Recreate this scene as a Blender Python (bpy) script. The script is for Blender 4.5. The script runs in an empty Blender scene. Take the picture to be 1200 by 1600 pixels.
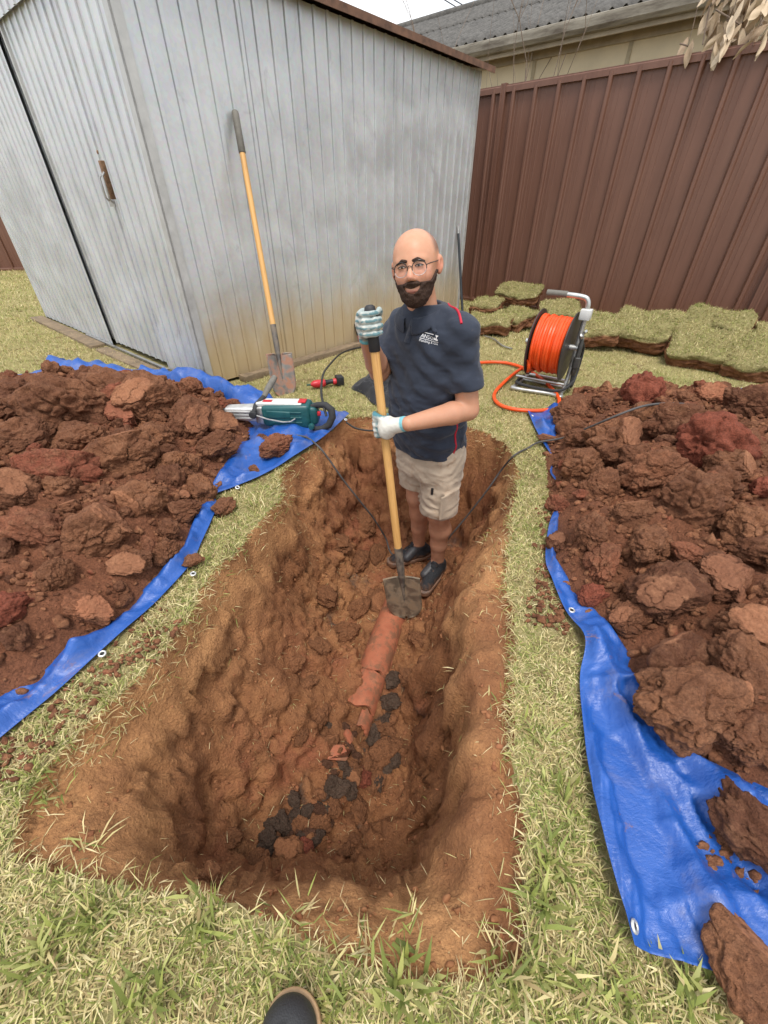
import bpy, bmesh, math, random
import numpy as np
from mathutils import Vector, Matrix

R = math.radians
SC = bpy.context.scene
COL = SC.collection
rng = np.random.default_rng(7)
random.seed(7)

# ------------------------------------------------------------------ camera
CAM_H = 1.10
PITCH = R(36.7)
FPX = 640.0                      # focal length in pixels of the 1200x1600 photograph
cam_d = bpy.data.cameras.new('camera')
cam_d.sensor_fit = 'VERTICAL'
cam_d.sensor_height = 24.0
cam_d.lens = FPX / 1600.0 * 24.0
cam_d.clip_start = 0.02
cam_d.clip_end = 1000.0
cam = bpy.data.objects.new('camera', cam_d)
COL.objects.link(cam)
cam.location = (0, 0, CAM_H)
cam.rotation_euler = (R(90) - PITCH, 0, 0)
SC.camera = cam

# ------------------------------------------------------------------ sky, sun, exposure
SUN_EL, SUN_AZ = R(68), R(178)       # azimuth clockwise from +Y: behind the camera, a little to the left
w = bpy.data.worlds.new('World')
SC.world = w
w.use_nodes = True
nt = w.node_tree
nt.nodes.clear()
sky = nt.nodes.new('ShaderNodeTexSky')
sky.sky_type = 'NISHITA'
sky.sun_disc = False
sky.sun_elevation = SUN_EL
sky.sun_rotation = SUN_AZ
sky.dust_density = 3.0
tc = nt.nodes.new('ShaderNodeTexCoord')
nz = nt.nodes.new('ShaderNodeTexNoise')
nz.inputs['Scale'].default_value = 3.2
nz.inputs['Detail'].default_value = 6
nz.inputs['Roughness'].default_value = 0.55
mp = nt.nodes.new('ShaderNodeMapping')
mp.inputs['Scale'].default_value = (1, 1, 2.2)
nt.links.new(tc.outputs['Generated'], mp.inputs['Vector'])
nt.links.new(mp.outputs['Vector'], nz.inputs['Vector'])
cr = nt.nodes.new('ShaderNodeValToRGB')
cr.color_ramp.elements[0].position = 0.36
cr.color_ramp.elements[0].color = (4.9, 5.4, 6.1, 1)
cr.color_ramp.elements[1].position = 0.60
cr.color_ramp.elements[1].color = (9.0, 9.1, 9.2, 1)
nt.links.new(nz.outputs['Fac'], cr.inputs['Fac'])
mx = nt.nodes.new('ShaderNodeMix')
mx.data_type = 'RGBA'
mx.inputs['Factor'].default_value = 0.86
nt.links.new(sky.outputs['Color'], mx.inputs['A'])
nt.links.new(cr.outputs['Color'], mx.inputs['B'])
bg = nt.nodes.new('ShaderNodeBackground')
bg.inputs['Strength'].default_value = 0.10
out = nt.nodes.new('ShaderNodeOutputWorld')
nt.links.new(mx.outputs['Result'], bg.inputs['Color'])
nt.links.new(bg.outputs['Background'], out.inputs['Surface'])

sun_d = bpy.data.lights.new('sun', 'SUN')
sun_d.energy = 1.5
sun_d.angle = R(18)
sun_d.color = (1.0, 0.95, 0.88)
sun = bpy.data.objects.new('sun', sun_d)
COL.objects.link(sun)
sun.rotation_euler = (R(90) - SUN_EL, 0, math.pi - SUN_AZ)
sun.location = (0, -3, 8)

SC.view_settings.view_transform = 'Standard'
SC.view_settings.look = 'None'
SC.view_settings.exposure = 0.90
SC.view_settings.gamma = 1.0

# ------------------------------------------------------------------ pixel helpers: a pixel of the photograph to a point of the place
_c, _s = math.cos(PITCH), math.sin(PITCH)
def ray(px, py):
    x = (px - 600) / FPX; y = (800 - py) / FPX
    return np.array([x, _c + y * _s, -_s + y * _c])
def G(px, py, z=0.0):                      # point at height z
    r = ray(px, py)
    return r * ((z - CAM_H) / r[2]) + np.array([0, 0, CAM_H])
def D(px, py, Y):                          # point at distance Y ahead
    r = ray(px, py)
    return r * (Y / r[1]) + np.array([0, 0, CAM_H])

# ------------------------------------------------------------------ numpy noise
def _hash(ix, iy, iz, seed):
    n = (ix.astype(np.int64) * 374761393 + iy.astype(np.int64) * 668265263 + iz.astype(np.int64) * 2147483647 + seed * 974711) & 0xffffffff
    n = ((n ^ (n >> 13)) * 1274126177) & 0xffffffff
    n = ((n ^ (n >> 16)) * 2246822519) & 0xffffffff
    n = n ^ (n >> 15)
    return (n & 0xffffff) / float(0xffffff) * 2 - 1
def vnoise(p, seed=0):                     # value noise in -1..1, p (n,3)
    f = np.floor(p); t = p - f
    i = f.astype(np.int64)
    t = t * t * t * (t * (t * 6 - 15) + 10)
    r = 0
    for dx in (0, 1):
        wx = t[:, 0] if dx else 1 - t[:, 0]
        for dy in (0, 1):
            wy = t[:, 1] if dy else 1 - t[:, 1]
            for dz in (0, 1):
                wz = t[:, 2] if dz else 1 - t[:, 2]
                r = r + wx * wy * wz * _hash(i[:, 0] + dx, i[:, 1] + dy, i[:, 2] + dz, seed)
    return r
_rot = np.array(Matrix.Rotation(0.7, 3, Vector((0.5, 0.7, 0.3)).normalized()))
def fbm(p, octaves=4, gain=0.5, seed=0, ridged=False):
    r = np.zeros(len(p)); a = 1.0; tot = 0
    q = np.array(p, float)
    for o in range(octaves):
        n = vnoise(q, seed + o * 17)
        if ridged: n = 1 - 2 * np.abs(n)
        r += a * n; tot += a; a *= gain
        q = q @ _rot * 2.03 + 11.3
    return r / tot
def worley(p, seed=0):                     # distance to the nearest feature point, about 0..1
    i = np.floor(p).astype(np.int64); best = np.full(len(p), 9.0); q = p - i
    for dx in (-1, 0, 1):
        for dy in (-1, 0, 1):
            for dz in (-1, 0, 1):
                c = [i[:, k] + d for k, d in enumerate((dx, dy, dz))]
                d2 = sum((d + .5 + .48 * _hash(*c, seed + k * 7) - q[:, k]) ** 2 for k, d in enumerate((dx, dy, dz)))
                best = np.minimum(best, d2)
    return np.sqrt(best)
def sstep(a, b, x):
    t = np.clip((x - a) / (b - a), 0, 1)
    return t * t * (3 - 2 * t)

def in_poly(xy, poly):
    poly = np.asarray(poly); x, y = xy[:, 0], xy[:, 1]
    c = np.zeros(len(xy), bool); n = len(poly)
    for i in range(n):
        x1, y1 = poly[i]; x2, y2 = poly[(i + 1) % n]
        if y1 == y2: continue
        m = ((y1 > y) != (y2 > y)) & (x < (x2 - x1) * (y - y1) / (y2 - y1) + x1)
        c ^= m
    return c
def dist_poly(xy, poly, closed=True):
    poly = np.asarray(poly); n = len(poly)
    d = np.full(len(xy), 1e9)
    for i in range(n if closed else n - 1):
        a = poly[i]; b = poly[(i + 1) % n]
        ab = b - a; t = np.clip(((xy - a) @ ab) / (ab @ ab + 1e-12), 0, 1)
        d = np.minimum(d, np.linalg.norm(xy - a - t[:, None] * ab, axis=1))
    return d
def smooth_line(pts, n, closed=False):     # Catmull-Rom through points, n samples
    P = np.asarray(pts, float)
    if closed: P = np.vstack([P[-1], P, P[0], P[1]])
    else: P = np.vstack([2 * P[0] - P[1], P, 2 * P[-1] - P[-2]])
    m = len(P) - 3
    t = np.linspace(0, m, n, endpoint=not closed)
    i = np.minimum(t.astype(int), m - 1); u = (t - i)[:, None]
    a, b, c, d = P[i], P[i + 1], P[i + 2], P[i + 3]
    return 0.5 * (2 * b + (c - a) * u + (2 * a - 5 * b + 4 * c - d) * u ** 2 + (3 * b - a - 3 * c + d) * u ** 3)

# ------------------------------------------------------------------ mesh helpers
def mesh_np(name, V, Q=None, T=None, smooth=True):
    me = bpy.data.meshes.new(name)
    V = np.asarray(V, np.float32)
    me.vertices.add(len(V)); me.vertices.foreach_set('co', V.ravel())
    loops = []; sizes = []
    if Q is not None and len(Q): loops.append(np.asarray(Q, np.int32).ravel()); sizes.append(np.full(len(Q), 4, np.int32))
    if T is not None and len(T): loops.append(np.asarray(T, np.int32).ravel()); sizes.append(np.full(len(T), 3, np.int32))
    L = np.concatenate(loops); S = np.concatenate(sizes)
    me.loops.add(len(L)); me.loops.foreach_set('vertex_index', L)
    me.polygons.add(len(S))
    st = np.zeros(len(S), np.int32); st[1:] = np.cumsum(S)[:-1]
    me.polygons.foreach_set('loop_start', st)
    if smooth: me.polygons.foreach_set('use_smooth', np.ones(len(S), bool))
    me.update(calc_edges=True)
    return me
def set_attr(me, name, vals):              # float or colour attribute on points
    vals = np.asarray(vals, np.float32)
    if vals.ndim == 1:
        a = me.attributes.new(name, 'FLOAT', 'POINT'); a.data.foreach_set('value', vals)
    else:
        if vals.shape[1] == 3: vals = np.hstack([vals, np.ones((len(vals), 1), np.float32)])
        a = me.attributes.new(name, 'FLOAT_COLOR', 'POINT'); a.data.foreach_set('color', vals.ravel())
def link(name, me, mat=None, parent=None):
    o = bpy.data.objects.new(name, me); COL.objects.link(o)
    if mat is not None and len(me.materials) == 0: me.materials.append(mat)
    if parent is not None: o.parent = parent
    return o
def tag(o, label=None, cat=None, group=None, kind=None):
    if label: o['label'] = label
    if cat: o['category'] = cat
    if group: o['group'] = group
    if kind: o['kind'] = kind
    return o
def thing(name, label, cat, loc=(0, 0, 0), rz=0.0, group=None):
    o = bpy.data.objects.new(name, None); COL.objects.link(o)
    o.empty_display_size = 0.1
    o.location = loc; o.rotation_euler = (0, 0, rz)
    return tag(o, label, cat, group, 'thing')
def grid_faces(nu, nv, wrap_u=False, wrap_v=False):
    iu = np.arange(nu if wrap_u else nu - 1); iv = np.arange(nv if wrap_v else nv - 1)
    a, b = np.meshgrid(iu, iv, indexing='ij'); a = a.ravel(); b = b.ravel()
    a2 = (a + 1) % nu; b2 = (b + 1) % nv
    return np.stack([a * nv + b, a2 * nv + b, a2 * nv + b2, a * nv + b2], 1)

class MB:
    """collects pieces of one mesh"""
    def __init__(s): s.V = []; s.F = []
    def add(s, V, F):
        o = len(s.V); s.V += [tuple(v) for v in V]; s.F += [tuple(i + o for i in f) for f in F]; return s
    def box(s, lo, hi, M=None):
        (a, b, c), (d, e, f) = lo, hi
        V = [(a, b, c), (d, b, c), (d, e, c), (a, e, c), (a, b, f), (d, b, f), (d, e, f), (a, e, f)]
        if M is not None: V = [tuple(M @ Vector(v)) for v in V]
        return s.add(V, [(0, 3, 2, 1), (4, 5, 6, 7), (0, 1, 5, 4), (1, 2, 6, 5), (2, 3, 7, 6), (3, 0, 4, 7)])
    def tube(s, pts, r, n=10, caps=True):
        P = np.asarray(pts, float); m = len(P)
        rr = np.full(m, r) if np.isscalar(r) else np.asarray(r, float)
        T = np.gradient(P, axis=0); T /= np.linalg.norm(T, axis=1)[:, None] + 1e-12
        up = np.array([0, 0, 1.0]) if abs(T[0][2]) < 0.9 else np.array([1.0, 0, 0])
        N = np.cross(T[0], up); N /= np.linalg.norm(N)
        V = []; F = []
        for i in range(m):
            N = N - T[i] * (N @ T[i]); N /= np.linalg.norm(N) + 1e-12
            B = np.cross(T[i], N)
            for k in range(n):
                a = 2 * math.pi * k / n
                V.append(tuple(P[i] + rr[i] * (math.cos(a) * N + math.sin(a) * B)))
        for i in range(m - 1):
            for k in range(n):
                k2 = (k + 1) % n
                F.append((i * n + k, i * n + k2, (i + 1) * n + k2, (i + 1) * n + k))
        if caps:
            F.append(tuple(range(n))[::-1]); F.append(tuple((m - 1) * n + k for k in range(n)))
        return s.add(V, F)
    def lathe(s, prof, n=24, M=None, caps=True):   # prof: (r, z) list, about Z
        V = []; F = []; m = len(prof)
        for (r, z) in prof:
            for k in range(n):
                a = 2 * math.pi * k / n; v = Vector((r * math.cos(a), r * math.sin(a), z))
                V.append(tuple(M @ v) if M is not None else tuple(v))
        for i in range(m - 1):
            for k in range(n):
                k2 = (k + 1) % n; F.append((i * n + k, i * n + k2, (i + 1) * n + k2, (i + 1) * n + k))
        if caps:
            F.append(tuple(range(n))[::-1]); F.append(tuple((m - 1) * n + k for k in range(n)))
        return s.add(V, F)
    def torus(s, R0, r0, M=None, n=24, k=10):
        V = []; F = []
        for i in range(n):
            a = 2 * math.pi * i / n
            for j in range(k):
                b = 2 * math.pi * j / k
                v = Vector(((R0 + r0 * math.cos(b)) * math.cos(a), (R0 + r0 * math.cos(b)) * math.sin(a), r0 * math.sin(b)))
                V.append(tuple(M @ v) if M is not None else tuple(v))
        for i in range(n):
            for j in range(k):
                F.append((i * k + j, ((i + 1) % n) * k + j, ((i + 1) % n) * k + (j + 1) % k, i * k + (j + 1) % k))
        return s.add(V, F)
    def prism(s, prof, h0, h1, M=None):            # polygon in xy, extruded z
        n = len(prof)
        V = [(x, y, h0) for x, y in prof] + [(x, y, h1) for x, y in prof]
        if M is not None: V = [tuple(M @ Vector(v)) for v in V]
        F = [tuple(range(n))[::-1], tuple(range(n, 2 * n))] + [(i, (i + 1) % n, n + (i + 1) % n, n + i) for i in range(n)]
        return s.add(V, F)
    def build(s, name, mat, parent=None, smooth=False, bevel=0.0, seg=2, auto=None):
        me = bpy.data.meshes.new(name); me.from_pydata(s.V, [], s.F); me.update()
        if bevel > 0:
            bm = bmesh.new(); bm.from_mesh(me)
            bmesh.ops.recalc_face_normals(bm, faces=bm.faces)
            es = [e for e in bm.edges if len(e.link_faces) == 2 and e.calc_face_angle(0) > 0.6]
            bmesh.ops.bevel(bm, geom=es, offset=bevel, segments=seg, profile=0.5, affect='EDGES')
            bm.to_mesh(me); bm.free(); smooth = True; auto = auto or 40
        else:
            bm = bmesh.new(); bm.from_mesh(me); bmesh.ops.recalc_face_normals(bm, faces=bm.faces); bm.to_mesh(me); bm.free()
        if smooth:
            me.polygons.foreach_set('use_smooth', np.ones(len(me.polygons), bool))
            me.set_sharp_from_angle(angle=R(auto or 40))
        return link(name, me, mat, parent)

# ------------------------------------------------------------------ materials
class NB:
    """small node-tree builder"""
    def __init__(s, name):
        s.m = bpy.data.materials.new(name); s.m.use_nodes = True
        s.t = s.m.node_tree; s.b = s.t.nodes['Principled BSDF']; s.o = s.t.nodes['Material Output']
        s._tc = None
    def n(s, typ, **kw):
        x = s.t.nodes.new(typ)
        for k, v in kw.items():
            if k.startswith('i_'): s.put(x, k[2:].replace('_', ' '), v)
            else: setattr(x, k, v)
        return x
    def put(s, node, sock, v):
        i = node.inputs[sock]
        if isinstance(v, bpy.types.NodeSocket): s.t.links.new(v, i)
        else: i.default_value = v
    def co(s, kind='Object'):
        if s._tc is None: s._tc = s.n('ShaderNodeTexCoord')
        return s._tc.outputs[kind]
    def pos(s): return s.n('ShaderNodeNewGeometry').outputs['Position']
    def mapping(s, v, scale=(1, 1, 1), rot=(0, 0, 0), loc=(0, 0, 0)):
        x = s.n('ShaderNodeMapping'); s.put(x, 'Vector', v); x.inputs['Scale'].default_value = scale
        x.inputs['Rotation'].default_value = rot; x.inputs['Location'].default_value = loc
        return x.outputs[0]
    def noise(s, v, scale, detail=4, rough=0.55, dist=0.0):
        x = s.n('ShaderNodeTexNoise'); s.put(x, 'Vector', v); x.inputs['Scale'].default_value = scale
        x.inputs['Detail'].default_value = detail; x.inputs['Roughness'].default_value = rough; x.inputs['Distortion'].default_value = dist
        return x.outputs['Fac']
    def voro(s, v, scale, feature='F1', out='Distance', rand=1.0):
        x = s.n('ShaderNodeTexVoronoi'); x.feature = feature; s.put(x, 'Vector', v); x.inputs['Scale'].default_value = scale
        x.inputs['Randomness'].default_value = rand
        return x.outputs[out]
    def ramp(s, f, stops):
        x = s.n('ShaderNodeValToRGB'); s.put(x, 'Fac', f); e = x.color_ramp.elements
        while len(e) < len(stops): e.new(0.5)
        for q, (p, c) in zip(e, stops):
            q.position = p; q.color = (c, c, c, 1) if np.isscalar(c) else (*c, 1)
        return x.outputs['Color']
    def mix(s, f, a, b, mode='MIX'):
        x = s.n('ShaderNodeMix'); x.data_type = 'RGBA'; x.blend_type = mode
        for k, v in (('Factor', f), ('A', a), ('B', b)):
            if not isinstance(v, bpy.types.NodeSocket) and k != 'Factor' and len(v) == 3: v = (*v, 1)
            s.put(x, k, v)
        return x.outputs['Result']
    def math(s, op, a, b=0.5, c=None):
        x = s.n('ShaderNodeMath'); x.operation = op; s.put(x, 0, a); s.put(x, 1, b)
        if c is not None: s.put(x, 2, c)
        return x.outputs[0]
    def maprange(s, v, a, b, c=0.0, d=1.0, smooth=True):
        x = s.n('ShaderNodeMapRange'); x.interpolation_type = 'SMOOTHSTEP' if smooth else 'LINEAR'
        for k, q in zip(('Value', 'From Min', 'From Max', 'To Min', 'To Max'), (v, a, b, c, d)): s.put(x, k, q)
        return x.outputs[0]
    def sep(s, v):
        x = s.n('ShaderNodeSeparateXYZ'); s.put(x, 0, v); return x.outputs
    def attr(s, name, out='Fac'):
        x = s.n('ShaderNodeAttribute'); x.attribute_name = name; return x.outputs[out]
    def rand(s): return s.n('ShaderNodeObjectInfo').outputs['Random']
    def bump(s, h, strength=0.5, dist=0.01, prev=None):
        x = s.n('ShaderNodeBump'); s.put(x, 'Height', h); x.inputs['Strength'].default_value = strength; x.inputs['Distance'].default_value = dist
        if prev is not None: s.put(x, 'Normal', prev)
        return x.outputs[0]
    def set(s, **kw):
        for k, v in kw.items():
            k = {'base': 'Base Color', 'rough': 'Roughness', 'metal': 'Metallic', 'normal': 'Normal', 'spec': 'Specular IOR Level',
                 'coat': 'Coat Weight', 'trans': 'Transmission Weight', 'alpha': 'Alpha', 'ior': 'IOR', 'sss': 'Subsurface Weight',
                 'sheen': 'Sheen Weight'}[k]
            if k == 'Base Color' and not isinstance(v, bpy.types.NodeSocket): v = (*v, 1)
            s.put(s.b, k, v)
        return s.m

def plain(name, col, rough=0.5, metal=0.0, var=0.12, scale=30.0, bump=0.0, spec=0.5):
    b = NB(name); v = b.co()
    f = b.noise(v, scale, 5, 0.6)
    lo = tuple(c * (1 - var) for c in col); hi = tuple(min(1, c * (1 + var)) for c in col)
    c = b.ramp(f, [(0.3, lo), (0.7, hi)])
    b.set(base=c, rough=b.maprange(f, 0.3, 0.7, max(0, rough - 0.07), min(1, rough + 0.07)), metal=metal, spec=spec)
    if bump: b.set(normal=b.bump(b.noise(v, scale * 4, 4, 0.6), bump, 0.004))
    return b.m

def soil_color(b, v, sc=1.0, red=None):
    """red-brown clay: broad patches, clumps and specks"""
    a = b.noise(v, 2.2 * sc, 5, 0.6, 0.3); c = b.noise(v, 9 * sc, 6, 0.65); d = b.noise(v, 60 * sc, 4, 0.7)
    col = b.ramp(a, [(0.25, (0.215, 0.086, 0.036)), (0.45, (0.340, 0.148, 0.062)), (0.62, (0.450, 0.215, 0.092)), (0.8, (0.390, 0.155, 0.066))])
    col = b.mix(b.maprange(c, 0.35, 0.68, 0.0, 0.5), col, (0.150, 0.062, 0.030))
    col = b.mix(b.maprange(d, 0.58, 0.75, 0.0, 0.5), col, (0.40, 0.21, 0.11))
    return col, a, c, d
# ================================================================== the setting: lawn and pit
EDGE_PX = [(540, 655), (590, 650), (670, 655), (740, 668), (795, 698), (806, 760), (792, 880), (800, 980), (800, 1100), (806, 1250), (811, 1400), (800, 1500),
           (700, 1538), (560, 1495), (480, 1450), (330, 1405), (200, 1375), (60, 1345), (15, 1315), (60, 1225), (150, 1125), (235, 1050),
           (300, 955), (342, 890), (405, 822), (438, 775), (446, 735), (500, 690)]
PIT = smooth_line([G(*p)[:2] for p in EDGE_PX], 260, closed=True)
CTRL = [  # (px, py, z) on the pit's surface
    # floor: a narrow channel along the pipe
    (605, 985, -.80), (572, 1100, -.79), (545, 1190, -.77), (490, 1280, -.73), (450, 1325, -.69), (510, 1350, -.68), (580, 1345, -.69), (635, 1300, -.70),
    (650, 1200, -.73), (640, 1100, -.76), (640, 1010, -.78), (630, 930, -.77), (680, 885, -.76), (715, 825, -.74), (605, 890, -.75), (618, 850, -.74), (660, 835, -.73),
    # left wall
    (520, 1000, -.68), (500, 1080, -.66), (440, 1000, -.44), (420, 1080, -.46), (370, 960, -.20), (330, 1050, -.22), (250, 1120, -.16), (330, 1180, -.40), (420, 1180, -.60),
    (190, 1220, -.12), (250, 1290, -.24), (370, 1310, -.62), (110, 1290, -.05), (210, 1330, -.10), (330, 1372, -.16), (310, 1335, -.40),
    (450, 900, -.36), (520, 900, -.60), (480, 810, -.28), (540, 830, -.56), (500, 740, -.22), (560, 760, -.52), (580, 820, -.70), (390, 880, -.12),
    # back wall
    (560, 690, -.16), (600, 700, -.30), (620, 760, -.62), (650, 700, -.30), (660, 770, -.66), (740, 705, -.28), (745, 770, -.62), (700, 690, -.22), (700, 780, -.66),
    # right side: a nearly level shelf stripped of turf, then a steep red face
    (784, 735, -.14), (765, 790, -.46), (735, 850, -.62), (792, 800, -.05), (768, 850, -.07), (735, 905, -.10), (712, 940, -.13), (700, 965, -.18), (760, 930, -.04), (770, 1000, -.03), (735, 1000, -.06), (708, 1005, -.15), (690, 1010, -.56),
    (765, 1100, -.03), (728, 1100, -.06), (703, 1100, -.14), (686, 1100, -.58), (772, 1200, -.03), (736, 1200, -.06), (706, 1200, -.14), (688, 1200, -.56), (768, 1300, -.02), (722, 1300, -.06), (696, 1295, -.16), (676, 1290, -.58),
    # near shelf
    (690, 1372, -.10), (662, 1348, -.52), (740, 1430, -.03), (700, 1430, -.04), (640, 1402, -.08), (620, 1370, -.50), (640, 1450, -.04), (560, 1408, -.12), (552, 1376, -.52), (540, 1450, -.05), (480, 1400, -.13), (460, 1372, -.50), (420, 1392, -.14), (400, 1362, -.50), (690, 1500, -.02), (610, 1480, -.03),
]
_cp = np.array([[*G(px, py, z)[:2], z] for px, py, z in CTRL] + [[*PIT[i], -0.028] for i in range(0, 260, 2)] + [[.24, 1.60, -.77], [.33, 1.74, -.765], [.37, 1.86, -.755], [.40, 1.72, -.66], [.20, 1.70, -.765], [.26, 1.95, -.75]])
def _tps_fit(P, lam=0.0006):
    n = len(P); d = np.linalg.norm(P[:, None, :2] - P[None, :, :2], axis=2)
    K = np.where(d > 0, d * d * np.log(d + 1e-12), 0) + lam * np.eye(n)
    Q = np.hstack([np.ones((n, 1)), P[:, :2]])
    A = np.zeros((n + 3, n + 3)); A[:n, :n] = K; A[:n, n:] = Q; A[n:, :n] = Q.T
    return np.linalg.solve(A, np.concatenate([P[:, 2], np.zeros(3)]))
_tw = _tps_fit(_cp)
def pit_depth(xy):
    out = np.zeros(len(xy))
    for s in range(0, len(xy), 20000):
        q = xy[s:s + 20000]; d = np.linalg.norm(q[:, None] - _cp[None, :, :2], axis=2)
        out[s:s + 20000] = np.where(d > 0, d * d * np.log(d + 1e-12), 0) @ _tw[:len(_cp)] + _tw[-3] + q @ _tw[-2:]
    return np.clip(out, -.86, -0.006)
_rx = np.arange(-1.1, 1.0, .008); _ry = np.arange(-.1, 2.75, .008); _rq = np.stack(np.meshgrid(_rx, _ry, indexing='ij'), -1).reshape(-1, 2)
_rs = (dist_poly(_rq, PIT) * np.where(in_poly(_rq, PIT), -1, 1)).reshape(len(_rx), len(_ry))
def pit_sd(xy):                            # signed distance to the pit's outline, from a raster
    i = np.round((xy[:, 0] - _rx[0]) / .008).astype(int); j = np.round((xy[:, 1] - _ry[0]) / .008).astype(int)
    ok = (i >= 0) & (j >= 0) & (i < len(_rx)) & (j < len(_ry)); d = np.full(len(xy), 1.0); d[ok] = _rs[i[ok], j[ok]]; return d
def lawn_z(xy):
    p = np.c_[xy, np.zeros(len(xy))]
    return 0.012 * fbm(p * 1.3, 3, seed=5) + 0.005 * fbm(p * 7, 2, seed=9)
def axis(lo, hi, step, far_lo, far_hi):
    a = [*np.arange(lo, hi + 1e-6, step)]; s = step; x = a[-1]
    while x < far_hi: s *= 1.3; x += s; a.append(x)
    s = step; x = a[0]; b = []
    while x > far_lo: s *= 1.3; x -= s; b.append(x)
    return np.array(b[::-1] + a)
gx = axis(-0.94, 0.84, 0.0086, -160, 160); gy = axis(0.05, 2.62, 0.0086, -60, 220)
X, Y = np.meshgrid(gx, gy, indexing='ij'); XY = np.c_[X.ravel(), Y.ravel()]
wob = np.c_[fbm(np.c_[XY * 9, np.zeros(len(XY))], 5, .62, seed=21), fbm(np.c_[XY * 9, np.ones(len(XY)) * 5], 5, .62, seed=22)] * 0.030
near = (np.abs(XY[:, 0]) < 1.2) & (XY[:, 1] < 3) & (XY[:, 1] > -0.2)
inside = np.zeros(len(XY), bool); inside[near] = pit_sd(XY[near] + wob[near]) < 0
Z = lawn_z(XY)
idx = np.where(inside)[0]
dep = pit_depth(XY[idx])
p3 = np.c_[XY[idx], dep]
Z[idx] = dep
V = np.c_[XY, Z]
# relief of the cut soil along its normal
N = np.zeros((len(gx), len(gy), 3)); Zg = V[:, 2].reshape(len(gx), len(gy))
dzx = np.gradient(Zg, gx, axis=0); dzy = np.gradient(Zg, gy, axis=1)
N = np.stack([-dzx, -dzy, np.ones_like(dzx)], -1); N /= np.linalg.norm(N, axis=2)[..., None]
N = N.reshape(-1, 3)[idx]
ed = np.abs(pit_sd(XY[idx]))
rough = 0.60 + 0.50 * sstep(-.25, -.68, dep) + 0.35 * sstep(1.2, 2.0, p3[:, 1])
amp = sstep(0, .05, ed)
big = fbm(p3 * 5.5, 3, seed=31)
mid = fbm(p3 * np.array([16, 16, 11]), 4, 0.55, seed=33)
rid = fbm(p3 * np.array([22, 22, 14]), 3, 0.5, seed=41, ridged=True)
fine = fbm(p3 * 60, 2, 0.6, seed=43)
# grooves left by the spade, running down the walls
groove = np.abs(vnoise(np.c_[p3[:, 0] * 7 + p3[:, 1] * 9, p3[:, 2] * 1.6, p3[:, 1] * 2], 51))
disp = amp * (0.022 * big + rough * (0.017 * mid + 0.010 * rid) + 0.0055 * fine - 0.012 * sstep(0.25, 0.0, groove) * sstep(-.1, -.3, dep))
# lumps on the floor
fl_ = sstep(-.45, -.68, dep); lw = sstep(.10, -.10, p3[:, 0] - .05 * p3[:, 1]); lumpy = np.clip(0.18 + fl_ + 0.45 * lw * sstep(-.12, -.35, dep) + .55 * sstep(1.4, 1.9, p3[:, 1]) * sstep(-.06, -.2, dep), 0, 1.15)
qw = p3 + .02 * np.c_[fbm(p3 * 18, 2, seed=5), fbm(p3 * 18 + 9, 2, seed=6), fbm(p3 * 18 + 19, 2, seed=7)]
patch = sstep(-.35, .25, fbm(p3 * 4, 2, seed=64))
disp += amp * lumpy * patch * (0.034 * (0.55 - worley(qw * 15, 3)) + 0.018 * (0.5 - worley(qw * 34, 4)))
lump = np.maximum(0, fbm(p3 * 11, 2, seed=61)); disp += 0.04 * lump * fl_ * amp
# cracks and ledges where clods were levered out
disp -= amp * 0.022 * sstep(.10, .0, np.abs(fbm(p3 * np.array([6, 6, 4]), 3, seed=67))) * lumpy
# spade-cut facets: planes stepping down the walls, with torn lips
fc = worley(p3 * np.array([7.0, 7.0, 5.0]) + .3 * np.c_[mid, mid, mid], 12); wallm = sstep(-.06, -.16, dep) * sstep(-.74, -.62, dep)
disp += amp * wallm * (0.045 * (fc - .45) + 0.012 * np.sign(vnoise(p3 * np.array([9, 9, 14]), 15)) * sstep(.1, .5, np.abs(vnoise(p3 * 5, 16))))
disp += amp * 0.006 * (0.5 - worley(p3 * 55, 18)) * (0.5 + lumpy)
V[idx] += N * disp[:, None]
F = grid_faces(len(gx), len(gy))
ins_f = inside[F].any(axis=1)
def sub_mesh(name, V, F):
    used = np.unique(F); remap = -np.ones(len(V), np.int64); remap[used] = np.arange(len(used))
    return mesh_np(name, V[used], remap[F]), used

# soil materials
def make_soil(name, sc=1.0, bumps=1.0, use_attr=True):
    b = NB(name); v = b.co()
    col, a, c, d = soil_color(b, v, sc)
    if use_attr:
        col = b.mix(b.math('MULTIPLY', b.attr('tan'), b.maprange(c, .3, .7, 1.0, .45)), col, (0.57, 0.295, 0.125))
        col = b.mix(b.math('MULTIPLY', b.attr('redness'), b.maprange(c, .35, .65, .25, .9)), col, (0.37, 0.125, 0.064))
        col = b.mix(b.math('MULTIPLY', b.attr('grey'), b.maprange(c, .35, .6, .2, 1.0)), col, (0.085, 0.070, 0.058))
    fine = b.noise(v, 150 * sc, 5, 0.7)
    col = b.mix(b.maprange(fine, 0.42, 0.62, 0.28, 0.0), col, (0.12, 0.047, 0.025))
    crumb = b.voro(b.mix(0.5, v, b.noise(v, 14 * sc, 3)), 42 * sc)
    h = b.math('ADD', b.math('MULTIPLY', b.noise(v, 22 * sc, 6, 0.7), 1.0), b.math('MULTIPLY', fine, 0.35))
    n1 = b.bump(h, 0.95 * bumps, 0.022 / sc)
    n2 = b.bump(b.math('MINIMUM', b.voro(v, 75 * sc), .6), 0.5 * bumps, -0.007 / sc, n1)
    b.set(base=col, rough=b.maprange(a, 0.3, 0.7, 0.78, 0.98), normal=n2, spec=0.25)
    return b.m
M_SOIL = make_soil('pit_soil')
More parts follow.
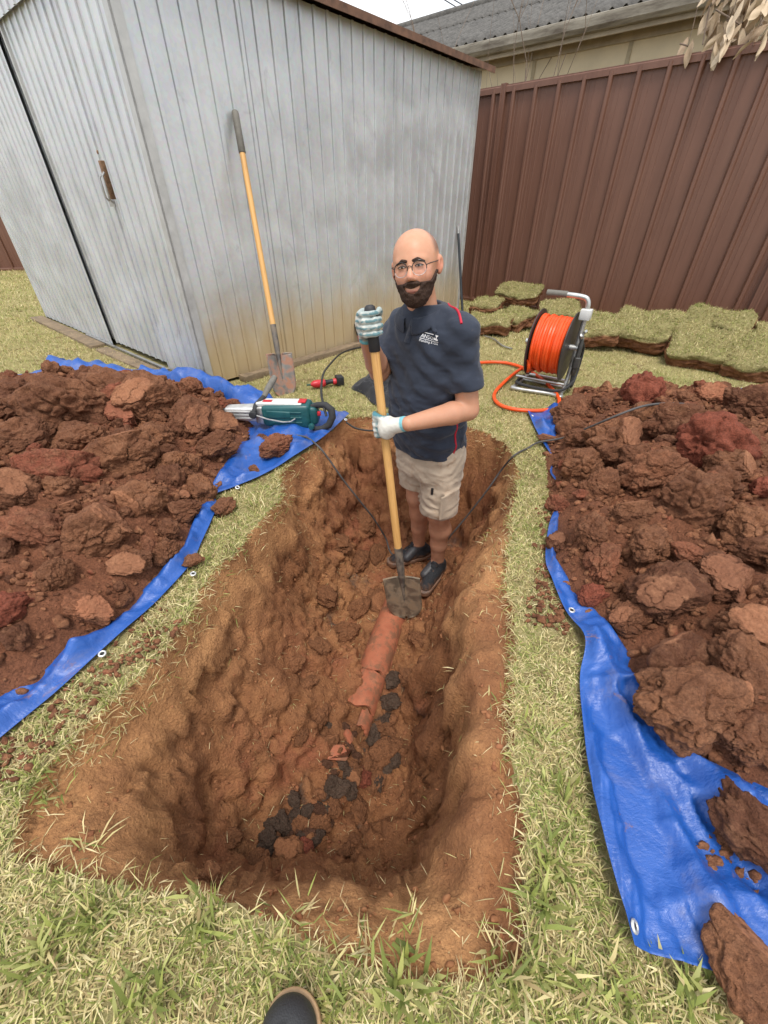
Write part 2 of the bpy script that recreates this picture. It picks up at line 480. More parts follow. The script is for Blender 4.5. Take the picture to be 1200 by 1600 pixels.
def turf_ground():
    b = NB('lawn_thatch'); v = b.pos()
    f = b.noise(v, 1.4, 4); g = b.noise(v, 55, 5, 0.7); k = b.noise(v, 7, 4, 0.6)
    col = b.ramp(f, [(0.35, (0.27, 0.225, 0.095)), (0.65, (0.32, 0.295, 0.11))])
    col = b.mix(b.maprange(g, 0.35, 0.65), col, (0.44, 0.37, 0.18))
    col = b.mix(b.maprange(k, 0.52, 0.70, 0, 0.75), col, (0.15, 0.085, 0.045))
    b.set(base=col, rough=0.95, spec=0.15, normal=b.bump(b.noise(v, 160, 4, 0.8), 0.8, 0.02))
    return b.m
M_LAWN = turf_ground()
me, used = sub_mesh('lawn', V, F[~ins_f]); tag(link('lawn', me, M_LAWN), kind='structure')
me, used = sub_mesh('pit', V, F[ins_f])
pv = V[used]
tan = 0.95 * sstep(-.34, -.12, pv[:, 2]) * sstep(-.45, .15, fbm(pv * 3.1, 3, seed=71) + 0.15)
red = sstep(.0, .45, fbm(pv * 4.3, 3, seed=73)) * sstep(-.35, -.6, pv[:, 2]) * 0.8 + sstep(1.8, 2.2, pv[:, 1]) * 0.35
grey = sstep(.25, .5, fbm(pv * 8, 3, seed=79)) * sstep(-.62, -.72, pv[:, 2]) * 0.8
set_attr(me, 'tan', tan); set_attr(me, 'redness', np.clip(red, 0, 1)); set_attr(me, 'grey', grey)
pit_obj = tag(link('pit', me, M_SOIL), kind='structure')
_pg = V[:, 2].reshape(len(gx), len(gy))
def ground_h(x, y):                        # surface height of lawn or pit
    i = np.clip(np.searchsorted(gx, x), 1, len(gx) - 1); j = np.clip(np.searchsorted(gy, y), 1, len(gy) - 1)
    tx = (x - gx[i - 1]) / (gx[i] - gx[i - 1]); ty = (y - gy[j - 1]) / (gy[j] - gy[j - 1])
    return (_pg[i - 1, j - 1] * (1 - tx) + _pg[i, j - 1] * tx) * (1 - ty) + (_pg[i - 1, j] * (1 - tx) + _pg[i, j] * tx) * ty

# ================================================================== shed
SH_C = np.array([-1.328, 3.049]); SH_U = np.array([0.652, 0.758]); SH_N = np.array([-0.758, 0.652])   # near corner, along the side wall, along the front
SH_L, SH_W, SH_H = 3.46, 3.73, 2.14
def galv():
    b = NB('galvanised_sheet'); v = b.co(); p = b.sep(v)
    blot = b.noise(v, 3.0, 5, 0.6, 0.6); streak = b.noise(b.mapping(v, (3.5, 3.5, 0.5)), 2.0, 4, 0.6); spg = b.voro(v, 55, out='Color')
    col = b.ramp(blot, [(0.3, (0.53, 0.545, 0.56)), (0.7, (0.68, 0.695, 0.71))])
    col = b.mix(b.maprange(streak, 0.45, 0.75, 0.0, 0.22), col, (0.44, 0.45, 0.455))
    col = b.mix(0.05, col, spg)
    smear = b.maprange(b.noise(b.mapping(v, (2.2, 2.2, 1.5)), 2.3, 5, 0.65, 1.2), 0.58, 0.74, 0, 0.45)
    col = b.mix(smear, col, (0.36, 0.365, 0.37))
    # thrown-up clay stain along the foot of the side wall
    n = b.noise(b.mapping(v, (3, 3, 1.2)), 2.2, 4, 0.6)
    hz = b.math('ADD', p[2], b.math('MULTIPLY', b.math('SUBTRACT', n, 0.5), 0.45))
    sidemask = b.maprange(p[1], 0.06, 0.02, 0.0, 1.0, False)
    st = b.math('MULTIPLY', b.maprange(hz, 0.16, 0.62, 1.0, 0.0), sidemask)
    st = b.math('MULTIPLY', st, b.maprange(p[0], 0.0, 3.4, 1.0, 0.72, False))
    col = b.mix(b.math('MULTIPLY', st, 0.88), col, b.ramp(n, [(0.3, (0.34, 0.165, 0.04)), (0.7, (0.47, 0.28, 0.095))]))
    haze = b.math('MULTIPLY', b.maprange(hz, 0.15, 0.85, 1.0, 0.0), sidemask)
    col = b.mix(b.math('MULTIPLY', haze, 0.5), col, (0.52, 0.44, 0.26))
    metal = b.math('MULTIPLY', b.math('SUBTRACT', 1.0, st), 0.45)
    b.set(base=col, rough=b.maprange(blot, 0.3, 0.7, 0.36, 0.52), metal=metal, normal=b.bump(b.noise(b.mapping(v, (3, 3, 1)), 2.0, 2), 0.10, 0.05))
    return b.m
M_GALV = galv()
M_GALVTRIM = plain('galvanised_trim', (0.50, 0.50, 0.49), 0.5, 0.4, 0.15, 12)
M_RUST = plain('rusty_roof_edge', (0.16, 0.085, 0.055), 0.8, 0.1, 0.4, 18, 0.3)
M_DARK = plain('dark_gap', (0.02, 0.02, 0.02), 0.9)
M_OLDWOOD = plain('weathered_timber', (0.20, 0.145, 0.09), 0.9, 0, 0.35, 14, 0.4)
shed = thing('garden_shed', 'grey ribbed galvanised garden shed with rusty roof edge behind the left spoil heap', 'shed', (*SH_C, 0), math.atan2(SH_U[1], SH_U[0]))
# local frame: x along the side wall, y along the front wall (to the left), z up
PER = 0.119
def rib_profile(a0, a1, per=PER, h=0.010, off=0.0):
    pts = []; k = math.floor((a0 - off) / per) - 1
    while True:
        o = k * per + off
        if o > a1: break
        for d, e in ((0.0, 0), (0.0835, 0), (0.0848, -.008), (0.0868, -.008), (0.0895, h), (0.1095, h), (0.1122, -.008), (0.1142, -.008), (0.1155, 0)):
            x = o + d
            if a0 < x < a1: pts.append((x, e))
        k += 1
    return [(a0, 0.0)] + pts + [(a1, 0.0)]
def ribbed(name, prof, z0, z1, to3, mat, parent, ztop=None, nz=2):
    n = len(prof); V = []; F = []
    for k in range(nz):
        for (a, h) in prof:
            zt = z1 if ztop is None else ztop(a)
            V.append(to3(a, h, z0 + (zt - z0) * k / (nz - 1)))
    for k in range(nz - 1):
        for i in range(n - 1): F.append((k * n + i, k * n + i + 1, (k + 1) * n + i + 1, (k + 1) * n + i))
    mb = MB(); mb.add(V, F); o = mb.build(name, mat, parent)
    md = o.modifiers.new('thickness', 'SOLIDIFY'); md.thickness = 0.0012; md.offset = -1
    return o
for k in range(5):                                # side wall facing the pit
    a0 = 0.052 + k * PER * 6 - (0.0 if k == 0 else 0.012); a1 = min(SH_L, 0.052 + (k + 1) * PER * 6)
    if a1 - a0 < 0.05: continue
    lift = 0.0012 * (k % 2)
    ribbed('wall_sheet', rib_profile(a0, a1, off=0.045), 0.02, SH_H, lambda a, h, z, l=lift: (a, -h - l, z), M_GALV, shed)
gab = lambda y: SH_H + 0.36 * (1 - abs(y - SH_W / 2) / (SH_W / 2))
for y0, y1, dx in ((0.045, 0.60, 0.0), (1.72, 2.72, 0.004), (2.70, SH_W, 0.0)):      # front wall, fixed sheets
    ribbed('wall_sheet', rib_profile(y0, y1, off=0.02), 0.02, SH_H, lambda a, h, z, d=dx: (-h - d, a, z), M_GALV, shed, ztop=gab)
ribbed('gable_sheet', rib_profile(0.60, 1.72, off=0.02), SH_H - 0.06, SH_H, lambda a, h, z: (-h - 0.002, a, z), M_GALV, shed, ztop=gab)
def door_sheet(y0, y1, x):
    d = ribbed('door', rib_profile(y0, y1, off=0.05), 0.05, SH_H - 0.02, lambda a, h, z: (x - h, a, z), M_GALV, shed)
    return d
door = door_sheet(0.59, 1.66, 0.030)
MB().box((0.012, 1.635, 0.05), (0.033, 1.662, SH_H - 0.02)).build('door_edge', M_GALVTRIM, door)
MB().box((0.002, 0.592, 0.05), (0.026, 0.606, SH_H - 0.02)).build('door_edge', M_DARK, door)
door2 = door_sheet(1.70, 2.6, 0.055)
MB().box((0.10, 0.6, 0.03), (0.12, 3.6, SH_H - 0.05)).build('dark_interior', M_DARK, shed)
# latch and keeper on the door edge
M_STEEL = plain('worn_steel', (0.42, 0.41, 0.39), 0.42, 0.8, 0.25, 40)
M_BRASS = plain('rusty_latch', (0.24, 0.14, 0.08), 0.6, 0.5, 0.4, 60)
lt = MB().box((-0.012, 0.655, 1.14), (0.022, 0.685, 1.34)).build('latch', M_BRASS, door, bevel=0.004)
mb = MB(); mb.tube([(-0.012, 0.64, 1.12), (-0.03, 0.64, 1.14), (-0.03, 0.64, 1.26), (-0.012, 0.64, 1.28)], 0.006, 8); mb.tube([(-0.012, 0.70, 1.13), (-0.028, 0.70, 1.15), (-0.028, 0.70, 1.25), (-0.012, 0.70, 1.27)], 0.006, 8)
mb.box((-0.014, 0.63, 1.10), (-0.006, 0.71, 1.13)); mb.build('latch_handle', M_STEEL, lt, smooth=True)
MB().lathe([(0.004, 0), (0.011, 0.001), (0.011, 0.004), (0.005, 0.007)], 12, Matrix.Translation((-0.003, 0.66, 1.38)) @ Matrix.Rotation(R(-90), 4, 'Y')).build('screw', M_BRASS, door)
# corner trims, roof, door track, rusty fascia
MB().box((-0.006, -0.012, 0.0), (0.004, 0.050, SH_H)).box((-0.006, -0.012, 0.0), (0.056, -0.002, SH_H)).build('corner_trim', M_GALVTRIM, shed)
MB().box((SH_L - 0.03, -0.013, 0.0), (SH_L + 0.004, 0.0, SH_H)).build('corner_trim', M_GALVTRIM, shed)
MB().box((-0.005, SH_W - 0.03, 0), (0.01, SH_W + 0.004, SH_H)).build('corner_trim', M_GALVTRIM, shed)
MB().box((0.0, SH_W, 0.02), (SH_L, SH_W + 0.003, SH_H)).build('far_wall', M_GALV, shed)
ribbed('wall_sheet', rib_profile(0.0, SH_W), 0.02, SH_H, lambda a, h, z: (SH_L - 0.004 + h, a, z), M_GALV, shed, ztop=gab)
MB().box((-0.035, 0.57, 0.012), (-0.012, 2.35, 0.03)).build('door_track', M_STEEL, shed)
rh = SH_H + 0.02; ov = 0.09
def roof_side(y0, z0, y1, z1):
    prof = rib_profile(-0.07, SH_L + 0.10, per=PER, h=0.012)
    V = [(a, y0, z0 + h) for a, h in prof] + [(a, y1, z1 + h) for a, h in prof]; n = len(prof)
    mb = MB(); mb.add(V, [(i, i + 1, n + i + 1, n + i) for i in range(n - 1)]); o = mb.build('roof_sheet', M_RUST, shed)
    md = o.modifiers.new('thickness', 'SOLIDIFY'); md.thickness = 0.002
roof_side(-ov, rh, SH_W / 2, rh + 0.38); roof_side(SH_W / 2, rh + 0.38, SH_W + ov, rh)
MB().box((-0.075, -ov - 0.006, rh - 0.030), (SH_L + 0.105, -ov - 0.001, rh + 0.014)).build('fascia', M_RUST, shed)
# timber bearers the shed stands on
def plank(name, a, b, wdt, z0, z1, mat, label, cat, group=None, jag=0.004):
    a = np.array(a); b = np.array(b); d = b - a; L = np.linalg.norm(d); d /= L; n = np.array([-d[1], d[0]])
    m = 14; V = []; F = []
    for i in range(m):
        t = i / (m - 1); c = a + d * L * t; j = (rng.random(4) - .5) * 2 * jag
        for k, (s, z) in enumerate(((-1, z0), (1, z0), (1, z1), (-1, z1))):
            q = c + n * s * wdt / 2 + n * j[k]; V.append((q[0], q[1], z + j[k]))
    for i in range(m - 1):
        for k in range(4): F.append((i * 4 + k, i * 4 + (k + 1) % 4, (i + 1) * 4 + (k + 1) % 4, (i + 1) * 4 + k))
    F += [(3, 2, 1, 0), tuple((m - 1) * 4 + k for k in range(4))]
    mb = MB(); mb.add(V, F); o = mb.build(name, mat, None, bevel=0.004)
    return tag(o, label, cat, group)
sh = lambda x, y: SH_C + SH_U * x + SH_N * y
plank('timber_board', sh(0.25, -0.075), sh(1.85, -0.085), 0.085, -0.01, 0.045, M_OLDWOOD, 'weathered timber board on the grass along the shed side wall, nearer the shed corner', 'board')
plank('timber_board', sh(1.9, -0.075), sh(3.4, -0.07), 0.085, -0.01, 0.055, M_OLDWOOD, 'weathered timber board along the shed side wall behind the man', 'board')
plank('timber_board', sh(-0.10, 0.35), sh(-0.12, 1.7), 0.11, -0.01, 0.022, M_OLDWOOD, 'weathered timber board lying in front of the shed door', 'board')
plank('timber_board', sh(-0.11, 1.8), sh(-0.10, 3.75), 0.13, -0.01, 0.03, M_OLDWOOD, 'weathered timber board in front of the shed, leftmost of the boards', 'board')

# ================================================================== brown sheet fence
FN0 = np.array([3.70, 4.52]); FD = np.array([0.758, -0.652]); FNV = np.array([-0.652, -0.758])    # FNV towards the yard
FH = 2.19
def fence_mat():
    b = NB('brown_colour_sheet'); v = b.co(); f = b.noise(b.mapping(v, (6, 6, 0.6)), 2, 4, 0.6); g = b.noise(v, 1.2, 3)
    col = b.ramp(f, [(0.3, (0.142, 0.066, 0.045)), (0.7, (0.182, 0.088, 0.060))])
    col = b.mix(b.maprange(g, 0.45, 0.7, 0, 0.25), col, (0.205, 0.112, 0.080))
    p = b.sep(v)
    dirt = b.maprange(b.math('ADD', p[2], b.math('MULTIPLY', b.noise(v, 4, 4), 0.3)), 0.1, 0.75, 0.45, 0.0)
    col = b.mix(dirt, col, (0.150, 0.062, 0.038))
    b.set(base=col, rough=0.40, spec=0.45, normal=b.bump(b.noise(b.mapping(v, (4, 4, 0.7)), 2, 2), 0.06, 0.05))
    return b.m
M_FENCE = fence_mat()
def build_fence(o0, d, s_list, label, rib_every=0.248, h=FH):
    rz = math.atan2(d[1], d[0])
    root = thing('sheet_fence', label, 'fence', (*o0, 0), rz)
    # local: x along the fence, -y towards the yard
    for i in range(len(s_list) - 1):
        s0, s1 = s_list[i], s_list[i + 1]
        a = s0 + 0.02; first = True
        nrib = int(round((s1 - s0) / rib_every)); per = (s1 - s0) / nrib
        # three sheets a bay, each with rounded trapezoid ribs
        cuts = [0, nrib // 3, 2 * nrib // 3, nrib]
        for c0, c1 in zip(cuts[:-1], cuts[1:]):
            prof = [(s0 + c0 * per + 0.0, 0.0)]
            for k in range(c0, c1):
                o = s0 + (k + 0.5) * per - 0.028
                for dx, e in ((-.006, 0), (0.002, .005), (0.010, .036), (0.017, .044), (0.037, .044), (0.044, .036), (0.052, .005), (0.060, 0)): prof.append((o + dx, e))
                for dx in (0.085, 0.135): prof += [(o + dx, 0), (o + dx + .003, .0022), (o + dx + .008, .0022), (o + dx + .011, 0)]
            prof.append((s0 + c1 * per, 0.0))
            prof = [(min(max(x, s0 + 0.01), s1 - 0.01), e) for x, e in prof]
            ribbed('fence_sheet', prof, 0.03, h - 0.03, lambda x, e, z: (x, -e, z), M_FENCE, root)
        # rails
        for z0, z1 in ((h - 0.062, h), (0.0, 0.06)):
            mb = MB(); mb.prism([(-0.036, z0), (-0.036, z1 - 0.016), (-0.030, z1 - 0.010), (-0.030, z1), (0.03, z1), (0.03, z0)], s0 + 0.02, s1 - 0.02,
                     Matrix(((0, 0, 1, 0), (1, 0, 0, 0), (0, 1, 0, 0), (0, 0, 0, 1))))
            mb.build('rail', M_FENCE, root)
    for s in s_list:
        mb = MB()
        mb.prism([(-0.031, -0.042), (-0.014, -0.042), (-0.014, -0.036), (0.014, -0.036), (0.014, -0.042), (0.031, -0.042), (0.031, 0.035), (-0.031, 0.035)], 0.0, h + 0.012, Matrix.Translation((s, 0, 0)))
        mb.build('post', M_FENCE, root)
    return root
build_fence(FN0, FD, [-6.2, -3.087, 0.0, 3.1], 'chocolate brown ribbed sheet fence running behind the turf slabs and the hose reel')
fl = np.array([-11.5, 9.0])
build_fence(fl, np.array([0.95, 0.31]) / np.linalg.norm([0.95, 0.31]), [-3.1, 0, 3.1, 6.2], 'far brown sheet fence glimpsed past the left end of the shed')

# ================================================================== house behind the fence
HN = -FNV
H0 = FN0 + HN * 1.2; HD = -FD
house = thing('neighbour_house', 'cream house with grey corrugated roof and rusty gutter beyond the brown fence', 'house', (*H0, 0), math.atan2(HD[1], HD[0]))
# local: x along the eave (to the left of the picture), y towards the fence is + or - ; find sign
_yl = np.array([-HD[1], HD[0]]); YS = 1.0 if _yl @ HN > 0 else -1.0      # +YS*y points away from the fence
M_CREAM = plain('cream_fibro', (0.66, 0.55, 0.36), 0.85, 0, 0.10, 3.0, 0.1)
M_BATTEN = plain('batten', (0.40, 0.33, 0.21), 0.8)
M_SOFFIT = plain('soffit_board', (0.42, 0.35, 0.25), 0.85, 0, 0.2, 6)
def roof_mat():
    b = NB('old_corrugated_roofing'); v = b.co(); f = b.noise(v, 8, 6, 0.7); g = b.noise(v, 40, 5, 0.75)
    col = b.ramp(f, [(0.3, (0.055, 0.052, 0.048)), (0.7, (0.15, 0.142, 0.13))])
    col = b.mix(b.maprange(g, 0.5, 0.7, 0, 0.7), col, (0.055, 0.05, 0.045))
    col = b.mix(b.maprange(b.noise(v, 23, 4, 0.7), 0.62, 0.75, 0, 0.5), col, (0.42, 0.40, 0.36))
    b.set(base=col, rough=0.95, normal=b.bump(g, 0.4, 0.01)); return b.m
M_ROOF = roof_mat()
def gut_mat():
    b = NB('old_gutter'); v = b.co(); f = b.noise(b.mapping(v, (1, 6, 6)), 2.5, 5, 0.7)
    col = b.ramp(f, [(0.32, (0.13, 0.105, 0.08)), (0.5, (0.27, 0.24, 0.19)), (0.7, (0.42, 0.38, 0.31))])
    b.set(base=col, rough=0.75); return b.m
M_GUT = gut_mat()
EAVE = 2.80
wall_y = 0.30 * YS
def bx(x0, x1, y0, y1, z0, z1): return ((x0, min(y0, y1), z0), (x1, max(y0, y1), z1))
MB().box(*bx(-4, 10, wall_y, wall_y + YS * 0.12, 0, EAVE - 0.05)).build('wall', M_CREAM, house)
for x in np.arange(-3.7, 9.9, 1.2):
    MB().box(*bx(x, x + 0.045, wall_y - YS * 0.012, wall_y - YS * 0.0005, 0.2, EAVE - 0.10)).build('batten', M_BATTEN, house)
MB().box(*bx(-4, 10, YS * 0.09, wall_y + YS * 0.05, EAVE - 0.045, EAVE - 0.02)).build('soffit', M_SOFFIT, house)
MB().box(*bx(-4, 10, wall_y - YS * 0.03, wall_y - YS * 0.001, EAVE - 0.14, EAVE - 0.047)).build('wall_mould', M_SOFFIT, house)
MB().box(*bx(-4, 10, YS * 0.065, YS * 0.088, EAVE - 0.10, EAVE + 0.08)).build('fascia', M_SOFFIT, house)
# quad gutter
gp = [(0.06, EAVE - 0.06), (0.0, EAVE - 0.055), (-0.035, EAVE - 0.02), (-0.045, EAVE + 0.045), (-0.045, EAVE + 0.065), (-0.03, EAVE + 0.072), (-0.032, EAVE + 0.06), (-0.03, EAVE - 0.01), (0.0, EAVE - 0.045), (0.06, EAVE - 0.05)]
mb = MB(); mb.prism([(y * YS, z) for y, z in gp], -4, 10, Matrix(((0, 0, 1, 0), (1, 0, 0, 0), (0, 1, 0, 0), (0, 0, 0, 1)))); mb.build('gutter', M_GUT, house)
# corrugated roof, two courses a slope
rise = math.tan(R(20)); nx = int(14 / 0.146 * 8)
xs = np.linspace(-4, 10, nx)
def course(y0, y1, lift, ridge_at=4.6):
    V = []; rows = 6
    for k in range(rows):
        y = y0 + (y1 - y0) * k / (rows - 1)
        for x in xs: V.append((x, y * YS, EAVE + 0.075 + (y + 0.02) * rise + lift + 0.026 * math.sin(2 * math.pi * x / 0.146)))
    me = mesh_np('roof_sheet', V, grid_faces(rows, len(xs))); o = link('roof_sheet', me, M_ROOF, house)
    md = o.modifiers.new('thickness', 'SOLIDIFY'); md.thickness = 0.007
course(-0.03, 2.3, 0.0); course(2.2, 4.6, 0.012)
mb = MB(); mb.tube([(-4, YS * 4.6, EAVE + 0.085 + 4.6 * rise), (10, YS * 4.6, EAVE + 0.085 + 4.6 * rise)], 0.10, 12); mb.build('ridge_cap', M_ROOF, house, smooth=True)
MB().add([(-4, YS * 4.6, EAVE + 0.05 + 4.6 * rise), (10, YS * 4.6, EAVE + 0.05 + 4.6 * rise), (10, YS * 9.2, EAVE), (-4, YS * 9.2, EAVE)], [(0, 1, 2, 3)]).build('roof_back', M_ROOF, house)
def brick_mat():
    b = NB('chimney_brick'); v = b.co(); x = b.n('ShaderNodeTexBrick'); b.put(x, 'Vector', v); x.inputs['Scale'].default_value = 4
    x.inputs['Color1'].default_value = (0.30, 0.11, 0.07, 1); x.inputs['Color2'].default_value = (0.24, 0.085, 0.055, 1); x.inputs['Mortar'].default_value = (0.3, 0.26, 0.22, 1)
    b.set(base=x.outputs['Color'], rough=0.9); return b.m
cq = 3.25
MB().box(*bx(cq, cq + 0.5, YS * 4.75, YS * 5.2, EAVE + 1.4, EAVE + 2.5)).build('chimney', brick_mat(), house)
# power line beyond
for a, b_ in ((((682, -8), 14), ((760, 40), 15)), (((700, -6), 14), ((770, 36), 15))):
    P0 = D(*a[0], a[1]); P1 = D(*b_[0], b_[1])
    L0 = P0 - (P1 - P0) * 6; L1 = P1 + (P1 - P0) * 0.4
    mb = MB(); mb.tube([L0 + (L1 - L0) * t for t in np.linspace(0, 1, 10)], 0.009, 6)
    tag(mb.build('power_line', M_DARK, None), ('upper' if a[0][0] > 690 else 'lower') + ' of two thin overhead wires crossing the sky above the shed', 'wire', 'overhead wires')
# ================================================================== clods
def ico(sub):
    bm = bmesh.new(); bmesh.ops.create_icosphere(bm, subdivisions=sub, radius=1.0)
    V = np.array([v.co[:] for v in bm.verts]); T = np.array([[v.index for v in f.verts] for f in bm.faces]); bm.free()
    return V, T
ICO = {k: ico(k) for k in (1, 2, 3, 4, 5, 6)}
def clod_shape(sub, seed, cuts=1, rough=1.0):
    r = np.random.default_rng(seed); V, T = ICO[sub]; V = V.copy()
    off = r.random(3) * 50
    wq = V + .25 * np.c_[fbm(V * 2 + off, 2, seed=seed), fbm(V * 2 - off, 2, seed=seed + 4), fbm(V * 2 + 9 + off, 2, seed=seed + 6)]
    d = 1 + 0.38 * fbm(V * 1.15 + off, 2, seed=seed) + rough * (0.30 * (.55 - worley(wq * 1.5 + off, seed)) + 0.17 * (.5 - worley(wq * 3.3 + off, seed + 1)))
    if sub > 3: d += rough * (0.075 * (.5 - worley(wq * 7.5 + off, seed + 2)) + .05 * fbm(V * 9 + off, 3, .6, seed=seed + 2))
    ck = np.abs(fbm(V * 1.7 + off + 7, 2, seed=seed + 3)); d -= 0.14 * rough * sstep(0.08, 0.0, ck)
    V = V * d[:, None]
    cut = np.zeros(len(V))
    for k in range(cuts):                        # faces left by the spade: nearly flat, torn at the edges
        n = r.normal(size=3); n[2] = abs(n[2]) * 0.9 + 0.1; n /= np.linalg.norm(n); lim = r.uniform(0.52, 0.80) + .08 * fbm(V * 2.2 + off, 3, seed=seed + 8)
        e = V @ n - lim; m = e > 0
        V[m] -= n * (e[m] * 0.82)[:, None]; cut[m] = np.maximum(cut[m], sstep(0.0, 0.14, e[m]))
    s = np.array([1.0, r.uniform(0.7, 1.0), r.uniform(0.55, 0.85)]); V *= s
    return V, T, cut
def clod_mat(name='clod_soil', tint=None):
    b = NB(name); v = b.co(); rn = b.rand()
    v = b.n('ShaderNodeVectorMath', operation='ADD'); b.put(v, 0, b.pos()); b.put(v, 1, b.math('MULTIPLY', rn, 37.0)); v = v.outputs[0]
    a = b.noise(v, 7, 5, 0.6, 0.4); c = b.noise(v, 24, 6, 0.68); fine = b.noise(v, 130, 5, 0.72)
    base = b.ramp(rn, [(0.0, (0.145, 0.058, 0.032)), (0.18, (0.240, 0.100, 0.051)), (0.36, (0.34, 0.150, 0.073)), (0.54, (0.200, 0.080, 0.042)), (0.72, (0.38, 0.170, 0.084)), (0.86, (0.33, 0.102, 0.058)), (1.0, (0.38, 0.118, 0.066))])
    if tint: base = b.ramp(rn, [(0, tint), (1, tuple(x * 1.25 for x in tint))])
    col = b.mix(b.maprange(a, 0.35, 0.65, 0.0, 0.6), base, (0.150, 0.062, 0.035) if not tint else tuple(x * .7 for x in tint))
    col = b.mix(b.maprange(c, 0.45, 0.72, 0.0, 0.6), col, (0.38, 0.185, 0.100) if not tint else tuple(x * 1.35 for x in tint))
    col = b.mix(b.maprange(fine, 0.40, 0.60, 0.4, 0.0), col, (0.085, 0.034, 0.019))
    col = b.mix(b.math('MULTIPLY', b.attr('cut'), 0.18), col, b.mix(rn, (0.40, 0.195, 0.105), (0.36, 0.145, 0.080)) if not tint else tint)
    ct = b.math('SUBTRACT', 1.0, b.math('MULTIPLY', b.attr('cut'), 0.55))
    h = b.math('ADD', b.noise(v, 38, 6, 0.7), b.math('MULTIPLY', fine, 0.4))
    x = b.n('ShaderNodeBump'); b.put(x, 'Height', h); b.put(x, 'Strength', ct); x.inputs['Distance'].default_value = 0.024
    n2 = b.bump(b.math('MINIMUM', b.voro(v, 85), .6), 0.6, -0.006, x.outputs[0])
    b.set(base=col, rough=0.9, spec=0.22, normal=n2)
    return b.m
M_CLOD = clod_mat()
M_GREYCLOD = clod_mat('grey_pipe_mud', (0.100, 0.068, 0.048))
M_REDCLOD = clod_mat('red_clay_lump', (0.30, 0.085, 0.05))
def clod_mesh(sub, seed, cuts, mat, rough=1.0):
    V, T, cut = clod_shape(sub, seed, cuts, rough)
    me = mesh_np('clod', V, None, T); set_attr(me, 'cut', cut); me.materials.append(mat); return me
CL_BIG = [clod_mesh(6, 100 + i, (1, 0, 1, 2, 0, 1, 1)[i], M_CLOD) for i in range(7)]
CL_MID = [clod_mesh(5, 200 + i, (i % 3) // 2, M_CLOD) for i in range(10)]
CL_SML = [clod_mesh(4, 300 + i, 0, M_CLOD, 1.1) for i in range(10)]
CL_GREY = [clod_mesh(5, 400 + i, 0, M_GREYCLOD, 1.2) for i in range(3)]
CL_RED = [clod_mesh(5, 500 + i, 0, M_REDCLOD, 1.1) for i in range(2)]
def put_clod(me, loc, scale, parent=None, rot=None, name='clod'):
    o = link(name, me, None, parent); o.location = loc
    o.scale = (scale,) * 3 if np.isscalar(scale) else scale
    o.rotation_euler = rot if rot is not None else (random.uniform(-.5, .5), random.uniform(-.5, .5), random.uniform(0, 6.28))
    return o
def crumbs(name, pts, sizes, mat, parent, sub=1, kind='stuff', smooth=False):
    """many small crumbs in one mesh"""
    B = [clod_shape(sub, 700 + i, 0, 1.1)[0] for i in range(6)]; B = [b * (1 + .30 * (np.random.default_rng(40 + i).random((len(b), 1)) - .5)) * np.array([1.15, .9, .75]) for i, b in enumerate(B)]; T0 = ICO[sub][1]
    n = len(pts); Vs = []; pick = rng.integers(0, 6, n)
    ang = rng.random((n, 3)) * 6.28
    ca, sa = np.cos(ang), np.sin(ang)
    for i in range(n):
        b = B[pick[i]]
        x = b[:, 0] * ca[i, 0] - b[:, 1] * sa[i, 0]; y = b[:, 0] * sa[i, 0] + b[:, 1] * ca[i, 0]; z = b[:, 2]
        y, z = y * ca[i, 1] - z * sa[i, 1], y * sa[i, 1] + z * ca[i, 1]
        Vs.append(np.c_[x, y, z] * sizes[i] + pts[i])
    nv = len(B[0])
    me = mesh_np(name, np.concatenate(Vs), None, (T0[None] + (np.arange(n) * nv)[:, None, None]).reshape(-1, 3), smooth=smooth)
    o = link(name, me, mat, parent); o['kind'] = kind
    return o

# ================================================================== spoil heaps
def poly_px(L): return np.array([G(*p)[:2] if len(p) == 2 and abs(p[0]) > 5 else p for p in L])
HEAP_L = poly_px([(392, 652), (392, 690), (352, 748), (322, 805), (300, 868), (228, 945), (143, 1010), (78, 1070), (-10, 1122)]).tolist() + [[-1.55, .25], [-3.2, .5], [-3.6, 2.5], [-2.9, 3.12], [-1.95, 3.05], [-1.15, 2.82]]
HEAP_R = poly_px([(868, 640), (852, 715), (860, 800), (852, 880), (884, 932), (938, 992), (985, 1068), (1008, 1160), (1092, 1212), (1215, 1272)]).tolist() + [[1.4, .22], [2.7, .5], [3.1, 2.1], [2.5, 2.72], [1.6, 2.80], [1.25, 2.78]]
HEAP_L, HEAP_R = np.array(HEAP_L), np.array(HEAP_R)
def mound_h(xy, poly, hm, seed):
    d = dist_poly(xy, poly); ins = in_poly(xy, poly)
    p = np.c_[xy, np.zeros(len(xy))]
    pw = p + .03 * np.c_[fbm(p * 10, 2, seed=seed + 7), fbm(p * 10 + 5, 2, seed=seed + 8), 0 * d]
    h = hm * (1 - np.exp(-d / 0.36)) * (0.92 + 0.25 * fbm(p * 1.6, 2, seed=seed)) + 0.028 * sstep(0, .10, d)
    rough = sstep(0.0, .15, d)
    h = h + rough * (0.060 * fbm(p * 5, 3, seed=seed + 1) + 0.055 * (.5 - worley(pw * 9, seed + 2)) + 0.026 * (.5 - worley(pw * 22, seed + 3)) + 0.008 * fbm(p * 55, 2, 0.6, seed=seed + 3))
    return np.where(ins, np.maximum(h, 0.012), -0.02), ins
def ray_mound(px, py, poly, hm, seed):
    r = ray(px, py); t = np.linspace(0.6, 4.5, 800); P = r[None] * t[:, None] + np.array([0, 0, CAM_H])
    h, ins = mound_h(P[:, :2], poly, hm, seed); k = np.where((P[:, 2] <= h + 0.02))[0]
    return P[k[0]] if len(k) else P[-1]
